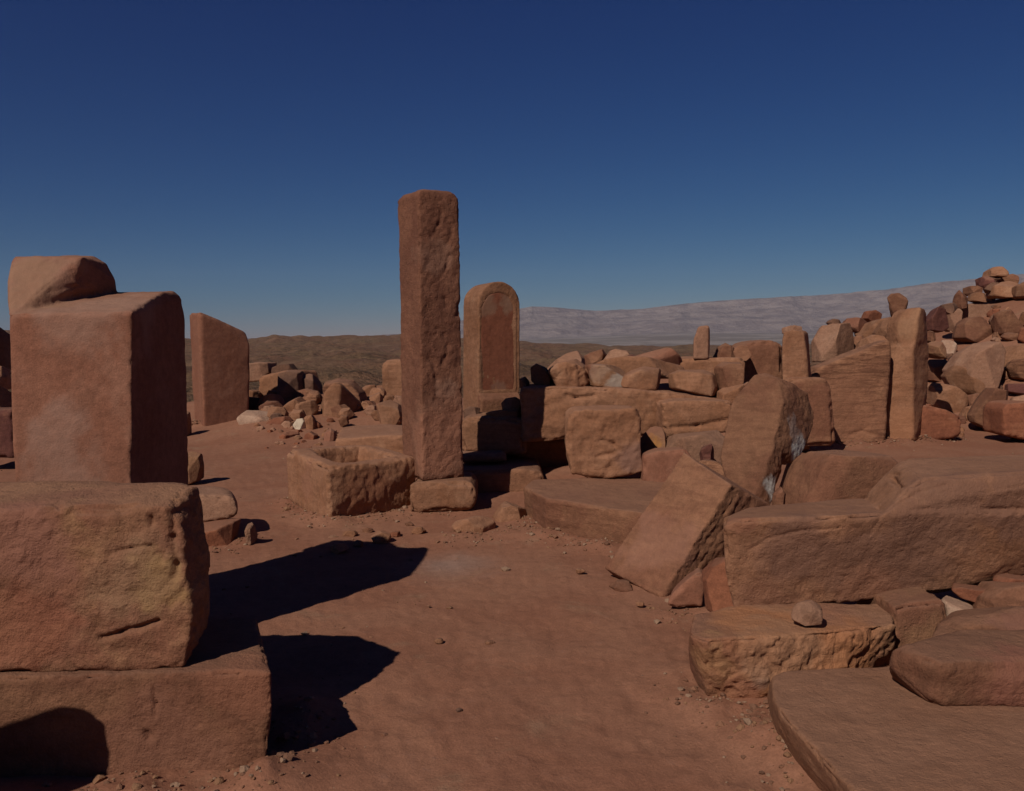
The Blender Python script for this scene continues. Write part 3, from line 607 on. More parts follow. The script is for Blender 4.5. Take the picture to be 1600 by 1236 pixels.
block('ashlar_block', 'block with a ragged lower edge at the right end of the middle wall', 'stone block', [(1034, 630), (1060, 625), (1150, 626), (1150, 672), (1110, 677), (1060, 684), (1042, 690), (1036, 665)], 9.3, .6, 'tan', worn=12,
      amp=.016, freq=4, rough=[((0, -.4, -.9), .05, 5)], cracks=[([P(1050, 668, 9.28), P(1090, 666, 9.28), P(1140, 656, 9.28)], .02, .03)])
G2 = 'rocks in a row on top of the long beam'
rock('boulder', 'black-shadowed upright rock at the left end of the row on the long beam', 'boulder', [(829, 575), (838, 568), (854, 576), (862, 588), (862, 604), (840, 604), (830, 595)], 10.1, .4, 'dark', group=G2)  # dark stone colour repeats the pillar's shadow lying on this rock
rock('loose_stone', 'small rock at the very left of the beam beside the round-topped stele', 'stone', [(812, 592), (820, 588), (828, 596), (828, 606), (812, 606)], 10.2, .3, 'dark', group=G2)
rock('boulder', 'angular brown rock with a broken dark right end, on the left of the long beam', 'boulder', [(854, 580), (870, 566), (900, 560), (918, 572), (926, 588), (924, 603), (862, 604)], 10.2, .6, 'tan', apex=(-.1, .05), group=G2, rough=[((.6, -.8, -.2), .05, 4)])
rock('boulder', 'pale dome-shaped rock peeking above the angular brown rock', 'boulder', [(850, 580), (868, 562), (884, 552), (902, 548), (914, 560), (916, 590), (860, 595)], 11.2, .7, 'pale', group=G2)
rock('boulder', 'orange-tan rock with a white lower corner on the long beam', 'boulder', [(910, 572), (925, 567), (950, 570), (976, 574), (982, 590), (978, 604), (950, 606), (914, 602)], 10.2, .6, 'ochre', group=G2,
     spots=[(P(962, 600, 9.9), .12, (.46, .38, .31), .7), (P(935, 580, 9.9), .12, (.38, .18, .09), .6)])
rock('boulder', 'pointed tan rock with its right side in black shade, middle of the row', 'boulder', [(966, 592), (985, 580), (1006, 572), (1040, 576), (1046, 590), (1044, 608), (1000, 608), (972, 604)], 10.1, .6, 'tan', apex=(-.15, .0), group=G2)
rock('boulder', 'long rounded rock fourth along the beam, undercut at its right', 'boulder', [(1044, 584), (1060, 577), (1100, 578), (1122, 586), (1128, 604), (1120, 618), (1080, 614), (1046, 606)], 10.1, .6, 'tan', apex=(-.05, .05), group=G2)
rock('boulder', 'upright fractured rock at the right end of the row on the long beam', 'boulder', [(1116, 572), (1130, 566), (1156, 567), (1162, 582), (1158, 606), (1140, 622), (1124, 614)], 10.0, .6, 'brown', group=G2)
rock('boulder', 'rounded bank of tan stone between the fractured rock and the leaning stele', 'boulder', [(1100, 625), (1130, 605), (1170, 596), (1180, 630), (1170, 680), (1120, 670)], 9.9, .7, 'tan')
G3 = 'low rocks behind the row on the beam'
rock('boulder', 'thin grey-brown rock at the left of the low back row', 'boulder', [(905, 560), (922, 550), (942, 545), (948, 556), (940, 570), (910, 572)], 12.6, .6, 'brown', group=G3)
rock('boulder', 'crested yellowish rock like a breaking wave in the low back row', 'boulder', [(942, 562), (952, 548), (964, 543), (980, 547), (986, 558), (970, 568), (944, 568)], 12.3, .5, 'pale', group=G3)
rock('loose_stone', 'small dark maroon rock between the crested rock and the pink dome', 'stone', [(958, 572), (968, 556), (984, 552), (1000, 560), (1010, 572), (996, 582), (966, 582)], 11.4, .5, 'maroon', group=G3)
rock('boulder', 'broad pinkish dome of rock in the back row, left of the small post', 'boulder', [(984, 570), (996, 552), (1020, 543), (1046, 545), (1066, 560), (1070, 576), (1040, 584), (988, 584)], 12.2, .9, 'pink', group=G3)
rock('boulder', 'flat tan bank of rock behind the pointed and the orange-tan rocks', 'boulder', [(920, 572), (950, 564), (1000, 570), (1040, 568), (1090, 575), (1090, 592), (920, 592)], 11.3, .8, 'tan', group=G3)
block('slab', 'low tan slab carrying the small pale post', 'slab', [(1062, 562), (1090, 559), (1166, 560), (1166, 592), (1062, 592)], 12.0, .9, 'tan', amp=.015)
f = pp([(1083, 561), (1084, 530), (1090, 510), (1108, 508), (1107, 562)], 12.0)
tag(build('standing_stone', [f + ex(f, (.07, .3, 0), 1)], 'pale', .02, worn=4, amp=.012, freq=3), 'small pale pinkish post standing alone against the plain', 'stele')
rock('loose_stone', 'tilted slab fragment just right of the small pale post', 'stone', [(1112, 560), (1122, 543), (1134, 536), (1146, 544), (1140, 562)], 12.4, .4, 'brown', group=G3)
rock('loose_stone', 'small rock against the sky-line between the post and the brown rounded block', 'stone', [(1138, 548), (1150, 539), (1166, 540), (1172, 556), (1160, 564), (1142, 564)], 13.4, .6, 'brown', group=G3)

# ---- right-hand group: brown block, narrow block, wall slab, figure-like pillar
block('ashlar_block', 'rounded brown block above the leaning stele', 'stone block', [(1158, 560), (1162, 540), (1175, 532), (1210, 529), (1226, 538), (1230, 700), (1160, 700)], 13.6, 1.0, 'brown', worn=16, wear=.8, amp=.02, freq=2, rough=[((0, -1, 0), .03, 2.5)])
f = pp([(1221, 530), (1225, 518), (1240, 514), (1257, 517), (1263, 592), (1263, 705), (1224, 705)], 12.8)
tag(build('ashlar_block', [f + ex(f, (.22, .5, 0), 1)], 'tan', .024, worn=6, amp=.015, freq=2.4), 'narrow upright block with a dark right side, between the brown block and the pale boulders', 'stone block')
rock('loose_stone', 'small pale rock resting on top of the narrow upright block', 'stone', [(1212, 520), (1222, 512), (1236, 508), (1250, 512), (1254, 520), (1236, 524)], 13.3, .4, 'pale')
f = pp([(1222, 598), (1236, 590), (1290, 590), (1297, 602), (1302, 650), (1308, 697), (1246, 700), (1230, 700)], 12.6)
tag(build('ashlar_block', [f + ex(f, (.1, .6, 0), .98)], 'brown', .026, worn=12, wear=.7, amp=.02, freq=2.2), 'upright block half hidden behind the leaning stele, left of the wall slab', 'stone block')
f = pp([(1268, 590), (1280, 574), (1305, 567), (1345, 560), (1372, 545), (1390, 530), (1394, 545), (1388, 600), (1385, 692), (1298, 698), (1290, 640)], 13.9)
tag(build('wall_slab', [f + ex(f, (.05, .6, 0), .98)], 'strata', .024, worn=4, amp=.012, freq=2.2, strata=.8, spots=[(P(1330, 640, 13.8), .6, (.33, .15, .085), .5)],
    cracks=[([P(1330, 680, 13.85), P(1350, 673, 13.85), P(1368, 680, 13.85)], .02, .02)]), 'big flat wall slab with a sloping top left of the figure-like pillar', 'slab')
fa = pp([(1385, 692, 14.2), (1382, 640, 14.2), (1381, 608, 14.2), (1388, 570, 14.25), (1397, 540, 14.3), (1427, 540, 14.0), (1428, 692, 14.0), (1444, 650, 14.5), (1450, 590, 14.5), (1449, 540, 14.5), (1437, 692, 14.4)])
fb = pp([(1396, 560, 14.3), (1400, 528, 14.3), (1402, 505, 14.35), (1410, 488, 14.35), (1418, 481, 14.35), (1440, 479, 14.1), (1449, 484, 14.5), (1451, 560, 14.5), (1426, 560, 14.0), (1432, 500, 14.05)])
tag(build('standing_stone', [fa + ex(fa, (0, .45, 0), .98), fb + ex(fb, (0, .4, 0), .97)], 'tan', .024, worn=6, wear=.5, amp=.022, freq=2.4, strata=.3,
    cracks=[([P(1399, 508, 14.25), P(1404, 535, 14.15), P(1398, 548, 14.15)], .04, .05)], spots=[(P(1410, 680, 14), .5, (.35, .155, .08), .7), (P(1420, 500, 14), .4, (.38, .23, .13), .5)]),
    'weathered figure-like pillar at the right, taller than the wall slab beside it', 'pillar')
rock('boulder', 'stone balanced upright at the left shoulder of the figure-like pillar', 'boulder', [(1384, 466), (1392, 458), (1410, 457), (1420, 472), (1412, 490), (1402, 500), (1392, 492)], 15.0, .35, 'brown')
rock('boulder', 'rock carrying the balanced stone behind the figure-like pillar', 'boulder', [(1372, 520), (1384, 498), (1400, 488), (1412, 500), (1412, 540), (1376, 540)], 15.2, .7, 'tan')
G4 = 'boulders on the slope left of the figure-like pillar'
rock('boulder', 'big pale flat-faced boulder right of the narrow upright block', 'boulder', [(1268, 520), (1280, 509), (1320, 507), (1330, 524), (1334, 556), (1300, 560), (1268, 566)], 15.5, .9, 'pale', fr=.85, group=G4)
rock('boulder', 'pale rock behind and above the big pale flat-faced boulder', 'boulder', [(1280, 512), (1300, 506), (1335, 512), (1340, 530), (1336, 545), (1300, 540)], 16.8, .9, 'tan', group=G4)
rock('loose_stone', 'thin dark flat stone on the skyline left of the reddish-capped rock', 'stone', [(1293, 504), (1300, 499), (1312, 502), (1314, 510), (1298, 510)], 17.6, .4, 'dark', group=G4)
rock('boulder', 'pinkish low rock on the skyline below the small eroded rock', 'boulder', [(1312, 508), (1320, 497), (1340, 497), (1352, 504), (1360, 516), (1330, 520)], 17.4, .8, 'pink', group=G4)
rock('loose_stone', 'small eroded reddish rock on the skyline left of the balanced stone', 'stone', [(1347, 498), (1352, 486), (1366, 485), (1378, 491), (1376, 502), (1356, 504)], 18.0, .5, 'red', group=G4)
rock('boulder', 'long tan rock under the small eroded reddish rock', 'boulder', [(1335, 520), (1350, 504), (1380, 500), (1398, 494), (1402, 520), (1370, 532), (1340, 530)], 17.0, .9, 'tan', group=G4)
rock('boulder', 'rounded tan rock on the top edge of the wall slab', 'boulder', [(1332, 548), (1340, 532), (1362, 523), (1382, 526), (1388, 540), (1366, 556), (1340, 560)], 14.7, .6, 'tan', group=G4)
rock('boulder', 'brown rock in the gap between the pale boulder and the rounded tan rock', 'boulder', [(1322, 540), (1336, 526), (1352, 524), (1352, 545), (1330, 552)], 15.8, .6, 'brown', group=G4)

# ---- the rubble mound at the right
G5 = 'boulders on the rubble mound'
def mr(label, poly, mat='tan', th=.8, d=None, n='boulder', c='boulder', **kw):
    g = ghit(sum(p[0] for p in poly) / len(poly), max(p[1] for p in poly) - 2) + th * 0.15
    if g < 25.0 and abs(g - d) < 4.5: d = g
    rock(n, label, c, poly, d, th, mat, group=G5, **kw)
mr('smooth round cap stone at the very top of the rubble cairn', [(1541, 432), (1543, 424), (1550, 418), (1558, 417), (1566, 421), (1570, 430), (1568, 434), (1544, 434)], 'tan', .7, 24.0)
mr('thin flat plate right under the round cap stone of the cairn', [(1540, 434), (1556, 431), (1569, 433), (1562, 438), (1542, 438)], 'dark', .7, 24.0)
mr('small pinkish rock at the left side of the cairn top', [(1531, 446), (1533, 433), (1542, 431), (1548, 440), (1546, 450), (1534, 452)], 'maroon', .6, 23.8)
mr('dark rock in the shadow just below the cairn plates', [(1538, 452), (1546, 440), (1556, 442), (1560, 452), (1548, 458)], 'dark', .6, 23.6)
mr('low flat rock right of the round cap stone', [(1556, 446), (1562, 432), (1574, 430), (1586, 436), (1580, 446)], 'brown', .8, 24.4)
mr('large tan boulder forming the shoulder of the cairn', [(1548, 462), (1552, 448), (1566, 440), (1582, 438), (1590, 448), (1588, 466), (1560, 466)], 'tan', 1.1, 23.4)
mr('tan boulder at the right edge of the picture beside the cairn shoulder', [(1586, 464), (1588, 446), (1600, 440), (1640, 436), (1650, 468), (1600, 470)], 'tan', 1.2, 23.4)
mr('small rock left of the cairn with black shade beneath', [(1507, 456), (1508, 448), (1522, 447), (1530, 452), (1526, 462), (1512, 462)], 'brown', .6, 23.2)
mr('dark pointed upright rock on the skyline of the mound', [(1491, 478), (1493, 460), (1500, 452), (1509, 456), (1512, 468), (1506, 482), (1494, 484)], 'brown', .5, 22.6)
mr('small stone between the dark upright rock and the cairn', [(1514, 470), (1520, 458), (1534, 457), (1540, 466), (1534, 474)], 'tan', .6, 22.6)
mr('small stone low on the cairn flank, above the sandy patch', [(1536, 470), (1540, 458), (1550, 460), (1552, 470), (1544, 474)], 'pale', .5, 22.8)
mr('dark wedge of rock on the skyline left of the pointed upright rock', [(1468, 484), (1472, 476), (1492, 473), (1494, 482), (1484, 490), (1476, 492)], 'dark', .6, 21.5)
mr('deep maroon squared block right beside the figure-like pillar', [(1444, 490), (1452, 481), (1474, 484), (1479, 492), (1480, 512), (1468, 519), (1446, 516)], 'maroon', .7, 18.5, fr=.85)
mr('pale stone right of the maroon squared block', [(1478, 512), (1482, 486), (1492, 479), (1502, 488), (1498, 512), (1486, 520)], 'pale', .6, 19.5)
mr('flat pale slab-like rock above the big grey-brown boulder', [(1496, 494), (1502, 477), (1520, 474), (1538, 478), (1546, 492), (1530, 502), (1504, 500)], 'pale', .9, 20.6)
mr('big grey-brown boulder in the middle of the mound', [(1489, 528), (1494, 508), (1510, 496), (1530, 494), (1542, 506), (1545, 524), (1534, 534), (1506, 536)], 'brown', 1.1, 18.8)
mr('square dark-faced boulder near the right edge of the mound', [(1554, 492), (1562, 486), (1582, 486), (1588, 496), (1586, 522), (1576, 526), (1556, 522)], 'brown', .8, 18.9, fr=.85)
mr('wedge-shaped tan rock right of the square dark-faced boulder', [(1588, 506), (1592, 488), (1610, 484), (1640, 492), (1640, 512), (1604, 512)], 'tan', .7, 18.9)
mr('small reddish rock under the wedge-shaped tan rock', [(1592, 530), (1596, 514), (1612, 508), (1640, 516), (1640, 534), (1602, 536)], 'red', .6, 18.0)
mr('small round grey rock touching the right side of the figure-like pillar', [(1446, 530), (1450, 516), (1458, 518), (1460, 532), (1450, 536)], 'brown', .4, 16.6)
mr('yellowish boulder with a black underside below the maroon block', [(1452, 552), (1452, 536), (1462, 530), (1472, 534), (1476, 548), (1470, 560), (1458, 558)], 'ochre', .6, 16.2)
mr('whitish folded rock next to the yellowish boulder', [(1468, 546), (1474, 530), (1486, 532), (1496, 546), (1492, 558), (1476, 558)], 'white', .6, 16.4)
mr('tan rock with a shaded lower face right of the figure-like pillar waist', [(1448, 572), (1452, 560), (1478, 562), (1483, 576), (1480, 592), (1466, 598), (1450, 594)], 'brown', .7, 15.6)
mr('very large smooth sandy boulder sloping down the middle of the mound', [(1484, 580), (1500, 552), (1520, 536), (1548, 532), (1560, 546), (1552, 576), (1540, 606), (1520, 618), (1496, 610)], 'pale', 1.6, 17.0, k=1.2)
mr('lower continuation of the large smooth boulder, flat faced', [(1478, 588), (1490, 570), (1540, 566), (1560, 574), (1550, 596), (1530, 616), (1506, 620), (1486, 604)], 'tan', 1.2, 16.2)
mr('small brown stone at the foot of the large smooth boulder', [(1507, 634), (1510, 618), (1526, 614), (1534, 624), (1528, 636)], 'brown', .5, 15.0)
mr('sandy rock ridge right of the large smooth boulder', [(1556, 572), (1566, 552), (1580, 540), (1600, 540), (1640, 545), (1640, 570), (1590, 574)], 'tan', 1.2, 18.0)
mr('small orange stone above the dark tilted boulder', [(1560, 592), (1562, 576), (1572, 571), (1578, 582), (1574, 594)], 'ochre', .5, 16.2)
mr('grey boulder at the right edge above the maroon flat stone', [(1572, 574), (1582, 562), (1604, 560), (1640, 566), (1640, 596), (1596, 596), (1580, 590)], 'strata', .8, 16.0)
mr('flat maroon stone at the right edge', [(1574, 612), (1576, 598), (1600, 600), (1640, 604), (1640, 618), (1600, 620)], 'maroon', .7, 15.2)
mr('dark tilted prism-shaped boulder near the right edge', [(1511, 648), (1534, 614), (1552, 594), (1572, 594), (1583, 620), (1566, 640), (1562, 666), (1546, 674), (1514, 660)], 'brown', .7, 14.9, apex=(-.1, .12), spots=[(P(1535, 660, 14.7), .35, (.14, .06, .05), .8)])
block('ashlar_block', 'reddish squared block in the lower right of the mound', 'stone block', [(1568, 640), (1578, 630), (1610, 628), (1660, 632), (1660, 692), (1600, 688), (1569, 680)], 14.1, .7, 'red', group=G5)
mr('pale sandy rock on top of the reddish squared block', [(1578, 634), (1584, 620), (1606, 616), (1650, 620), (1650, 640), (1590, 642)], 'pale', .7, 14.8)
mr('angular pale boulder right of the figure-like pillar foot', [(1449, 628), (1450, 604), (1456, 597), (1484, 602), (1504, 618), (1509, 630), (1500, 644), (1470, 646)], 'tan', .9, 15.0, apex=(-.05, .05))
block('slab', 'reddish flat slab standing at the right foot of the figure-like pillar', 'slab', [(1440, 640), (1446, 632), (1480, 640), (1504, 652), (1503, 684), (1440, 692)], 14.25, .45, 'red', group=G5)
mr('small tan stone between the reddish slab and the dark tilted boulder', [(1504, 650), (1508, 636), (1518, 634), (1524, 644), (1516, 656), (1508, 660)], 'tan', .4, 14.8)
def scatter(n, name, label, group, x0, x1, y0, y1, s0, s1, mats, seed, zdist=(0, 26), cat='stone', keep=lambda x, y: True):
    rg = random.Random(seed); k = 0
    for _ in range(n * 4):
        px, py = rg.uniform(x0, x1), rg.uniform(y0, y1)
        dd = ghit(px, py)
        if not (zdist[0] < dd < zdist[1]) or not keep(px, py): continue
        sz = rg.uniform(s0, s1) * (16 / dd)
        poly = [(px + sz * math.cos(t) * rg.uniform(.7, 1.2), py - sz * .45 + sz * .75 * math.sin(t) * rg.uniform(.7, 1.1)) for t in [q * 1.05 for q in range(6)]]
        rock(name, label, cat, poly, dd + .05, sz / F * dd * 1.7, rg.choice(mats), group=group, k=.9)
        k += 1
        if k >= n: break
MX = ['tan', 'tan', 'brown', 'pale', 'red', 'dark', 'strata', 'pillar']
right = lambda x, y: not (x < 1500 and y < 500) and y > 500 - (x - 1440) * .25
scatter(70, 'stone_chip', 'small loose sandstone chip on the rubble mound', 'loose chips on the rubble mound', 1445, 1640, 455, 690, 3.5, 7, MX, 5, keep=right)
scatter(60, 'angular_rock', 'angular broken rock filling the gaps of the rubble mound', 'broken rocks filling the rubble mound', 1448, 1640, 450, 672, 9, 17, MX, 6, keep=right, cat='rock')
scatter(46, 'angular_rock', 'angular rock on the mound beyond the right edge of the picture', 'rocks on the mound outside the picture', 1660, 2150, 440, 690, 12, 34, MX, 12, cat='rock')
scatter(16, 'angular_rock', 'angular broken rock filling the slope behind the wall slab', 'broken rocks behind the wall slab', 1275, 1400, 500, 560, 9, 15, MX, 7, cat='rock')
scatter(36, 'angular_rock', 'angular broken rock filling the heap behind the trough', 'broken rocks filling the left heap', 395, 640, 590, 672, 9, 20, MX, 8, cat='rock', keep=lambda x, y: not (x < 440 and y > 660))
scatter(34, 'stone_chip', 'small reddish stone chip at the foot of the left heap', 'loose chips at the foot of the left heap', 400, 525, 655, 704, 3, 7, ['red', 'red', 'tan', 'pale', 'brown'], 9)
scatter(14, 'angular_rock', 'small angular rock scattered behind the middle wall', 'broken rocks behind the middle wall', 860, 1170, 552, 590, 6, 12, MX, 10, cat='rock')

# ---- leaning stele in the middle right
fs1 = pp([(1240, 600, 6.88), (1261, 615, 6.95), (1273, 645, 6.97), (1270, 672, 6.92), (1251, 714, 6.76), (1230, 728, 6.68)])
fs2 = pp([(1226, 690, 6.62), (1219, 736, 6.62), (1204, 784, 6.42), (1187, 792, 6.33)])
fk = pp([(1170, 600, 7.2), (1240, 606, 7.25), (1160, 640, 7.1), (1150, 700, 6.95)])
fl1 = pp([(1142, 630, 6.85), (1126, 708, 6.6), (1209, 698, 6.5), (1222, 630, 6.68), (1216, 590, 6.85), (1196, 582, 6.95), (1178, 584, 6.95), (1166, 600, 6.9)])
fl2 = pp([(1130, 700, 6.62), (1126, 712, 6.58), (1146, 800, 6.35), (1168, 850, 6.2), (1179, 783, 6.3), (1209, 698, 6.5), (1150, 760, 6.8), (1180, 800, 6.5)])
tag(build('leaning_stele', [fl1 + fs1 + fk, fl2 + fs2], 'brown', .010, soft=1, worn=3, wear=.2, chipk=.7, amp=.010, freq=4, fine=.6, rough=[((.75, -.65, 0), .011, 12)],
    cracks=[([P(1240, 740, 6.75), P(1216, 712, 6.7), P(1232, 690, 6.8)], .02, .025)],
    spots=[(P(1240, 700, 6.75), .12, (.50, .475, .44), 1), (P(1205, 765, 6.45), .11, (.62, .58, .53), 1), (P(1228, 670, 6.75), .12, (.30, .13, .07), .6)]),
    'broad slab stele leaning back with grey-white broken edge, in the middle right', 'stele')
# ---- tilted slab
BR, BL, RR, TT = P(1031, 934, 5.55), P(944, 887, 5.99), P(1142, 757, 5.75), P(1068, 706, 6.2)
nv = Vector((.18, .15, -.18)) * 1.05
tag(build('tilted_slab', [[BR, BL, RR, TT] + [BR + nv * .75, BL + nv * .8, RR + nv, TT + nv, RR + nv + Vector((.14, .05, .02))]], 'brown', .0115, soft=1, worn=5, wear=.35, amp=.008, freq=4, fine=.6,
    rough=[((.8, -.3, -.4), .013, 16)], strata=.3,
    cracks=[([P(1060, 760, 5.9), P(1080, 790, 5.8)], .005, .004)] + [([BR + nv * s + (RR - BR) * .1, BR + nv * s + (RR - BR) * .95], .007, .006) for s in (.3, .5, .7)],
    spots=[(P(1020, 840, 5.8), .3, (.33, .16, .11), .4)]),
    'smooth rectangular slab tilted on its corner against the leaning stele', 'slab')
rock('loose_stone', 'small brown stone under the lower left corner of the tilted slab', 'stone', [(950, 915), (962, 905), (984, 908), (992, 920), (984, 938), (962, 936)], 5.75, .2, 'brown')
f = pp([(1040, 948), (1046, 934), (1068, 912), (1088, 895), (1098, 894), (1102, 915), (1098, 950), (1060, 952)], 5.25)
tag(build('loose_stone', [f + ex(f, (.05, .2, 0), .9)], 'pink', .012, amp=.008, worn=5), 'pinkish triangular stone propped under the right edge of the tilted slab', 'stone')
rock('boulder', 'dull red rock filling the gap left of the long lying monolith', 'boulder', [(1098, 905), (1110, 884), (1132, 872), (1160, 872), (1160, 955), (1102, 950)], 5.0, .4, 'red')
rock('boulder', 'dark brown boulder behind the left part of the lying monolith', 'boulder', [(1218, 792), (1226, 756), (1244, 722), (1264, 706), (1304, 703), (1376, 708), (1388, 724), (1390, 800), (1230, 810)], 6.5, .9, 'brown', fr=.8, worn=8, nchip=0)
rock('loose_stone', 'small brown stone at the foot of the leaning stele', 'stone', [(1206, 790), (1208, 772), (1220, 760), (1228, 770), (1226, 796)], 6.1, .15, 'brown')

# ---- the long lying monolith
m1 = [P(1146, 955, 4.36), P(1134, 900, 4.33), P(1130, 822, 4.3), P(1150, 812, 4.28), P(1300, 806, 4.28), P(1440, 800, 4.3), P(1480, 926, 4.42), P(1300, 945, 4.38), P(1700, 876, 4.55), P(1700, 800, 4.4),
      P(1130, 808, 4.5), P(1168, 794, 4.7), P(1228, 789, 4.78), P(1300, 780, 4.85), P(1500, 770, 4.9), P(1700, 770, 4.9), P(1170, 905, 4.8), P(1500, 880, 4.95), P(1700, 850, 4.95)]
m2_ = [P(1385, 800, 4.30), P(1412, 768, 4.36), P(1440, 748, 4.38), P(1600, 736, 4.4), P(1740, 730, 4.4), P(1740, 860, 4.5), P(1440, 900, 4.4), P(1400, 725, 4.85), P(1412, 715, 4.92), P(1500, 713, 4.95),
       P(1740, 706, 5.0), P(1352, 772, 4.86), P(1380, 745, 4.86), P(1740, 850, 5.0), P(1400, 870, 4.95)]
tag(build('lying_monolith', [m1, m2_], 'tan', .0088, soft=2, worn=16, wear=.6, amp=.0045, freq=4, fine=.9, strata=.25, rough=[((0, -.5, -.85), .012, 6)],
    cracks=[([P(1290, 810, 4.28), P(1360, 807, 4.28)], .004, .006), ([P(1382, 738, 4.8), P(1392, 746, 4.7), P(1404, 760, 4.5)], .012, .03), ([P(1380, 735, 4.85), P(1400, 740, 4.7)], .010, .02),
            ([P(1170, 862, 4.3), P(1200, 842, 4.29), P(1260, 828, 4.29), P(1310, 825, 4.29), P(1316, 840, 4.29)], .007, .006),
            ([P(1360, 835, 4.3), P(1380, 800, 4.3), P(1440, 768, 4.34), P(1480, 758, 4.36)], .007, .006)],
    spots=[(P(1250, 865, 4.3), .24, (.215, .105, .07), .75), (P(1420, 860, 4.3), .30, (.215, .105, .07), .75), (P(1340, 880, 4.3), .26, (.215, .105, .07), .7), (P(1500, 800, 4.3), .28, (.22, .108, .072), .7),
           (P(1600, 790, 4.3), .22, (.215, .105, .07), .7), (P(1160, 810, 4.3), .10, (.36, .15, .085), .7), (P(1350, 930, 4.4), .2, (.36, .16, .095), .6), (P(1190, 935, 4.36), .16, (.34, .15, .09), .6)]),
    'very long lying monolith with dark stains, filling the right foreground', 'monolith')
# ---- stones carrying it and in front of it
tt = lambda x, y: PZ(x, y, .30)
E = [tt(1084, 958), tt(1075, 990), tt(1101, 1000), tt(1222, 993), tt(1300, 985), tt(1398, 974), tt(1400, 942), tt(1150, 943), PZ(1076, 1050, -.02), PZ(1106, 1097, -.02), PZ(1240, 1100, -.02), PZ(1398, 1060, -.02), P(1100, 1000, 4.8), P(1400, 1000, 4.8)]
tag(build('ashlar_block', [E], 'ochre', .0085, soft=2, worn=12, wear=.6, amp=.010, freq=5, fine=1, rough=[((0, -1, 0), .030, 8)], strata=.3,
    spots=[(P(1230, 1050, 3.95), .42, (.43, .185, .085), .85), (P(1110, 1020, 3.9), .12, (.40, .23, .11), .6), (P(1180, 1050, 3.9), .09, (.17, .13, .11), .8), (P(1220, 1025, 3.95), .24, (.39, .20, .11), .8), (P(1150, 1085, 3.9), .12, (.33, .13, .08), .7)]),
    'rough orange and yellow block under the left end of the lying monolith', 'stone block')
block('ashlar_block', 'smoother tan block under the middle of the lying monolith', 'stone block', [(1396, 950), (1420, 944), (1480, 938), (1484, 990), (1470, 1050), (1398, 1050)], 4.15, .5, 'ochre', worn=14)
rock('loose_stone', 'smooth rounded hexagonal stone lying in front of the monolith', 'stone', [(1236, 958), (1246, 943), (1268, 938), (1282, 947), (1286, 962), (1280, 972), (1250, 975), (1238, 968)], 4.02, .13, 'pale', fr=.75, worn=10)
rock('loose_stone', 'white-stained rock under the right half of the monolith', 'stone', [(1460, 960), (1474, 936), (1496, 930), (1522, 944), (1530, 972), (1500, 985), (1466, 982)], 4.25, .25, 'white')
rock('loose_stone', 'thin reddish flat stone wedged under the monolith above the white rock', 'stone', [(1487, 922), (1500, 917), (1550, 920), (1556, 930), (1530, 942), (1500, 934)], 4.3, .2, 'red')
rock('loose_stone', 'thin red stone under the monolith at the right edge', 'stone', [(1544, 910), (1560, 900), (1584, 899), (1620, 905), (1620, 918), (1560, 918)], 4.4, .2, 'red')
rock('boulder', 'boulder propping up the far end of the monolith, outside the picture', 'boulder', [(1640, 900), (1660, 880), (1780, 872), (1830, 900), (1830, 1000), (1640, 1010)], 4.9, .6, 'brown')
tf = lambda x, y, z=.2: PZ(x, y, z)
Ff = [tf(1204, 1056), tf(1230, 1046), tf(1400, 1040), tf(1800, 1040), tf(1206, 1088), tf(1224, 1122), tf(1286, 1188), tf(1334, 1238), tf(1420, 1330), tf(1900, 1330)]
Fb = [PZ(1196, 1090, -.03), PZ(1206, 1158, -.03), PZ(1262, 1204, -.03), PZ(1308, 1238, -.03), PZ(1440, 1400, -.03), PZ(1800, 1080, -.03), PZ(1900, 1400, -.03), PZ(1300, 1080, -.03)]
tag(build('slab', [Ff + Fb], 'tan', .0075, soft=1, worn=7, wear=.6, amp=.009, freq=4, fine=.8, strata=.5,
    cracks=[([PZ(1270, 1172, .19), PZ(1300, 1205, .17), PZ(1330, 1240, .1)], .009, .03)]), 'wide flat slab on the ground in the bottom right corner', 'slab')
Gg = [tf(1393, 1058), tf(1459, 1104), tf(1750, 1103), tf(1700, 1030)] + [PZ(1390, 1040, .30), PZ(1396, 1018, .36), PZ(1414, 1008, .385), PZ(1455, 1034, .375), PZ(1470, 1040, .37), PZ(1750, 1016, .39), PZ(1500, 985, .38), PZ(1750, 975, .4), P(1440, 1020, 3.9), P(1750, 1020, 4.0)]
tag(build('ashlar_block', [Gg], 'brown', .0075, soft=2, worn=12, wear=.6, amp=.009, freq=5, fine=.8, strata=.5, rough=[((0, -1, 0), .012, 6)],
    spots=[(P(1590, 1060, 3.4), .22, (.33, .13, .085), .7)], cracks=[([P(1490, 1050, 3.4), P(1520, 1062, 3.4), P(1550, 1056, 3.4)], .006, .008)]),
    'round-edged reddish block lying on the wide flat slab at the right edge', 'stone block')
h = pp([(1452, 1000, 3.85), (1462, 975, 3.95), (1525, 962, 3.9), (1600, 950, 3.85), (1750, 945, 3.85), (1450, 1030, 3.9), (1750, 1010, 3.75), (1600, 1000, 3.75)]) + pp([(1480, 955, 4.15), (1750, 930, 4.15), (1480, 1000, 4.15), (1750, 1000, 4.15)])
tag(build('boulder', [h], 'strata', .0085, worn=14, wear=.7, amp=.012, freq=4, strata=1, spots=[(P(1590, 985, 3.8), .13, (.27, .12, .085), .6)]), 'layered rock with a dark red band at the right edge behind the round-edged block', 'boulder')
rock('boulder', 'grey-mauve rock at the right edge between the layered rock and the monolith', 'boulder', [(1522, 968), (1530, 934), (1556, 918), (1600, 912), (1720, 908), (1720, 975), (1530, 985)], 4.2, .4, 'strata', fr=.75)

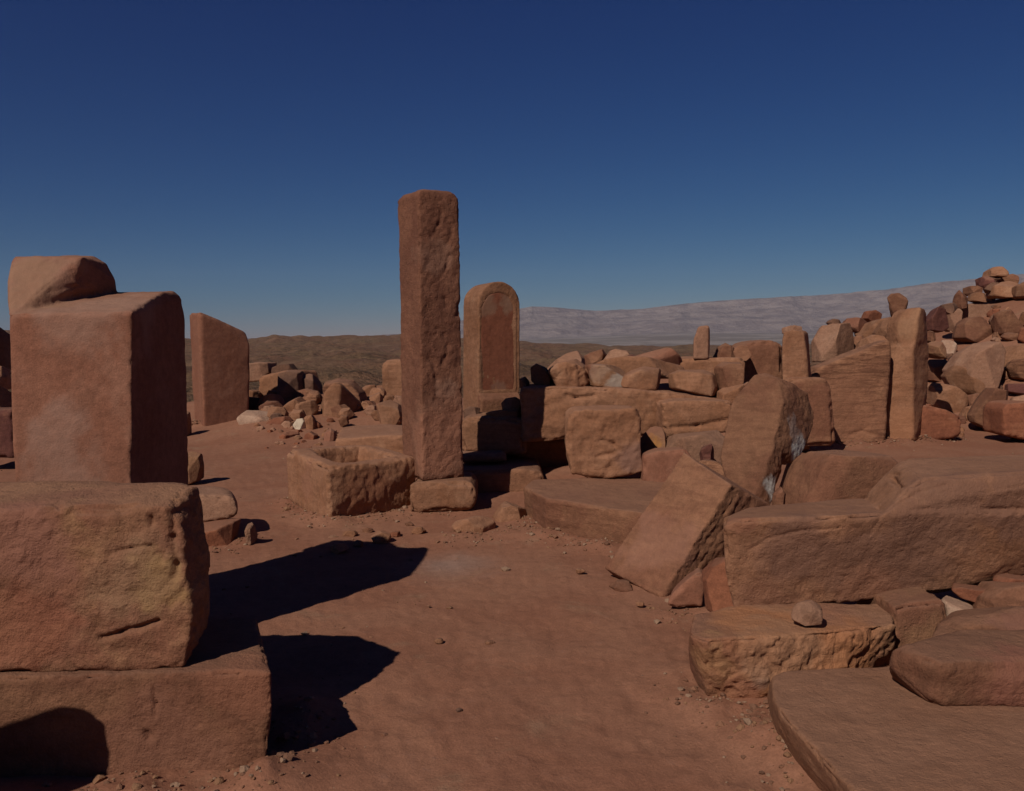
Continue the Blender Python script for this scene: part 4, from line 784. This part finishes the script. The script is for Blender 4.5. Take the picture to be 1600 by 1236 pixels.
# ---- stones on the floor in front
rock('loose_stone', 'flat oval stone on the sand in front of the tall pillar foot', 'stone', [(704, 822), (716, 809), (740, 806), (766, 808), (779, 820), (776, 832), (740, 838), (712, 834)], 7.5, .3, 'tan', fr=.75)
rock('loose_stone', 'pale low rock left of the broad sandy slab', 'stone', [(768, 806), (782, 786), (806, 780), (820, 790), (828, 818), (800, 832), (776, 822)], 8.0, .5, 'tan')
G6 = 'small stones crumbling below the trough'
for i, (x, y, s, mt, lb) in enumerate([
        (548, 838, 13, 'tan', 'small tan stone directly below the middle of the trough front'), (520, 842, 9, 'pale', 'little pale stone below the front corner of the trough'),
        (528, 862, 15, 'tan', 'half-buried reddish stone lower left of the trough rubble'), (575, 832, 10, 'brown', 'brown lump third from the left under the trough'),
        (596, 846, 18, 'tan', 'flat stone just above the tip of the upper shadow'), (560, 852, 9, 'brown', 'dark pebble between the half-buried stone and the flat stone'),
        (618, 838, 10, 'red', 'reddish stone right of the flat stone below the trough'), (655, 832, 13, 'tan', 'low round stone between the trough and the oval stone'),
        (500, 808, 7, 'red', 'crumb of red stone along the left edge of the trough'), (484, 798, 6, 'red', 'smallest crumb of red stone at the left edge of the trough'),
        (640, 822, 8, 'brown', 'small brown stone in the edge of the trough shadow')]):
    poly = [(x + s * math.cos(t) * (1 + .2 * math.sin(3 * t + i)), y - s * .35 + s * .5 * math.sin(t) * (1 + .2 * math.cos(2 * t + i))) for t in [k * .9 for k in range(7)]]
    rock('loose_stone', lb, 'stone', poly, ghit(x, y), s / F * 8 * 1.6, mt, group=G6)
G7 = 'pebbles on the open floor'
for i, (x, y, s, mt, lb) in enumerate([
        (686, 1004, 9, 'tan', 'left one of two pebbles in the middle of the open floor'), (765, 1007, 9, 'ochre', 'yellowish pebble, right one of two in the middle of the open floor'),
        (601, 1152, 8, 'brown', 'brown pebble at the lower tip of the lower shadow'), (718, 1112, 6, 'dark', 'tiny dark pebble low in the middle of the open floor'),
        (1095, 978, 12, 'pale', 'small pale stone left of the orange and yellow block'), (1000, 946, 9, 'tan', 'small tan stone below the corner of the tilted slab'),
        (460, 870, 5, 'red', 'tiny red pebble on the sand above the upper shadow'), (776, 1157, 6, 'pale', 'tiny pale pebble at the bottom middle of the floor'),
        (905, 895, 8, 'tan', 'small tan stone left of the lower left corner of the tilted slab'), (670, 948, 4, 'pale', 'tiniest pale pebble below the pale ashy patch')]):
    poly = [(x + s * math.cos(t) * (1 + .2 * math.sin(3 * t + i)), y - s * .35 + s * .45 * math.sin(t)) for t in [k * .9 for k in range(7)]]
    dd = ghit(x, y); rock('pebble', lb, 'pebble', poly, dd, s / F * dd * 1.5, mt, group=G7)

# ---- unseen stone added left of the frame, outlined to cast the lowest block's shadow
oc = [(-2.045, -.02), (-2.045, .95), (-2.055, 1.10), (-2.10, 1.15), (-2.22, 1.165), (-2.33, 1.126), (-2.43, 1.075), (-2.70, 1.0), (-2.9, .9), (-2.9, -.02)]
tag(build('boulder', [[Vector((x, 2.3, z)) for x, z in oc] + [Vector((x - .05, 2.6, max(z - .4, -.02))) for x, z in oc]],
    'brown', .03, worn=4), 'unseen boulder added left of the lowest block to cast a shadow on it', 'boulder')

# ---- gravel
def gravel():
    rng = np.random.default_rng(4)
    ico = bmesh.new(); bmesh.ops.create_icosphere(ico, subdivisions=1, radius=1)
    bv = np.array([v.co[:] for v in ico.verts]); bf = np.array([[v.index for v in f.verts] for f in ico.faces]); ico.free()
    n = 2000
    d = 3.0 * np.exp(rng.random(n) * math.log(22 / 3.0)); u = rng.uniform(-.75, .75, n); x = u * d
    dens = vnoise(np.stack([x * .8, d * .8, x * 0], 1)); keep = (dens + rng.random(n) * 1.2 > .8); x, d = x[keep], d[keep]
    bx, by = [], []
    for (xa, ya), (xb, yb), hh in BANK:
        m = int(60 + 150 * math.hypot(xb - xa, yb - ya)); tt_ = rng.random(m); off = rng.normal(0, .12, (m, 2))
        bx.append(xa + tt_ * (xb - xa) + off[:, 0]); by.append(ya + tt_ * (yb - ya) + off[:, 1] - .06)
    x = np.concatenate([x] + bx); d = np.concatenate([d] + by); n = len(x)
    z = gfull(x, d); s = rng.lognormal(0, .6, n) * .0045 * (1 + d * .05); s = np.minimum(s, .035)
    V = bv[None] * s[:, None, None] * rng.uniform(.6, 1.35, (n, len(bv), 1)) * np.array([1, 1, .6])[None, None]
    V += np.stack([x, d, z + s * .25], 1)[:, None]
    Fc = bf[None] + (np.arange(n) * len(bv))[:, None, None]
    me = mesh_np('gravel', V.reshape(-1, 3), Fc.reshape(-1, 3), MATS['brown'], False)
    ca = me.color_attributes.new('tint', 'FLOAT_COLOR', 'POINT')
    cc = np.array([(.25, .12, .07), (.18, .09, .055), (.32, .2, .13), (.27, .14, .075)])[rng.integers(0, 4, n)]
    cc = np.concatenate([cc, np.full((n, 1), .85)], 1); ca.data.foreach_set('color', np.repeat(cc, len(bv), 0).astype(np.float32).ravel())
    o = bpy.data.objects.new('gravel', me); C.objects.link(o); o['kind'] = 'stuff'; o['label'] = 'fine grit and small chips strewn over the sand'; o['category'] = 'gravel'
gravel()

# ---- the dry blue air of the distance: one even volume round everything
hm = bpy.data.materials.new('desert_haze'); hm.use_nodes = True; t = hm.node_tree; t.nodes.clear()
o_ = N(t, 'ShaderNodeOutputMaterial'); pv = N(t, 'ShaderNodeVolumePrincipled')
pv.inputs['Color'].default_value = (.50, .64, .95, 1); pv.inputs['Density'].default_value = 0.000021; pv.inputs['Anisotropy'].default_value = 0.0
t.links.new(pv.outputs[0], o_.inputs['Volume'])
HZ = 18500.0
bm = bmesh.new(); bmesh.ops.create_cube(bm, size=1.0); bmesh.ops.scale(bm, vec=(2 * HZ, 2 * HZ, 1700), verts=bm.verts); bmesh.ops.translate(bm, vec=(0, 0, 1700 / 2 - 260), verts=bm.verts)
me = bpy.data.meshes.new('haze'); bm.to_mesh(me); bm.free(); me.materials.append(hm)
o = bpy.data.objects.new('haze', me); C.objects.link(o); o['kind'] = 'stuff'
print('STONE VERTS', TOT[0], 'stones', SEED[0])
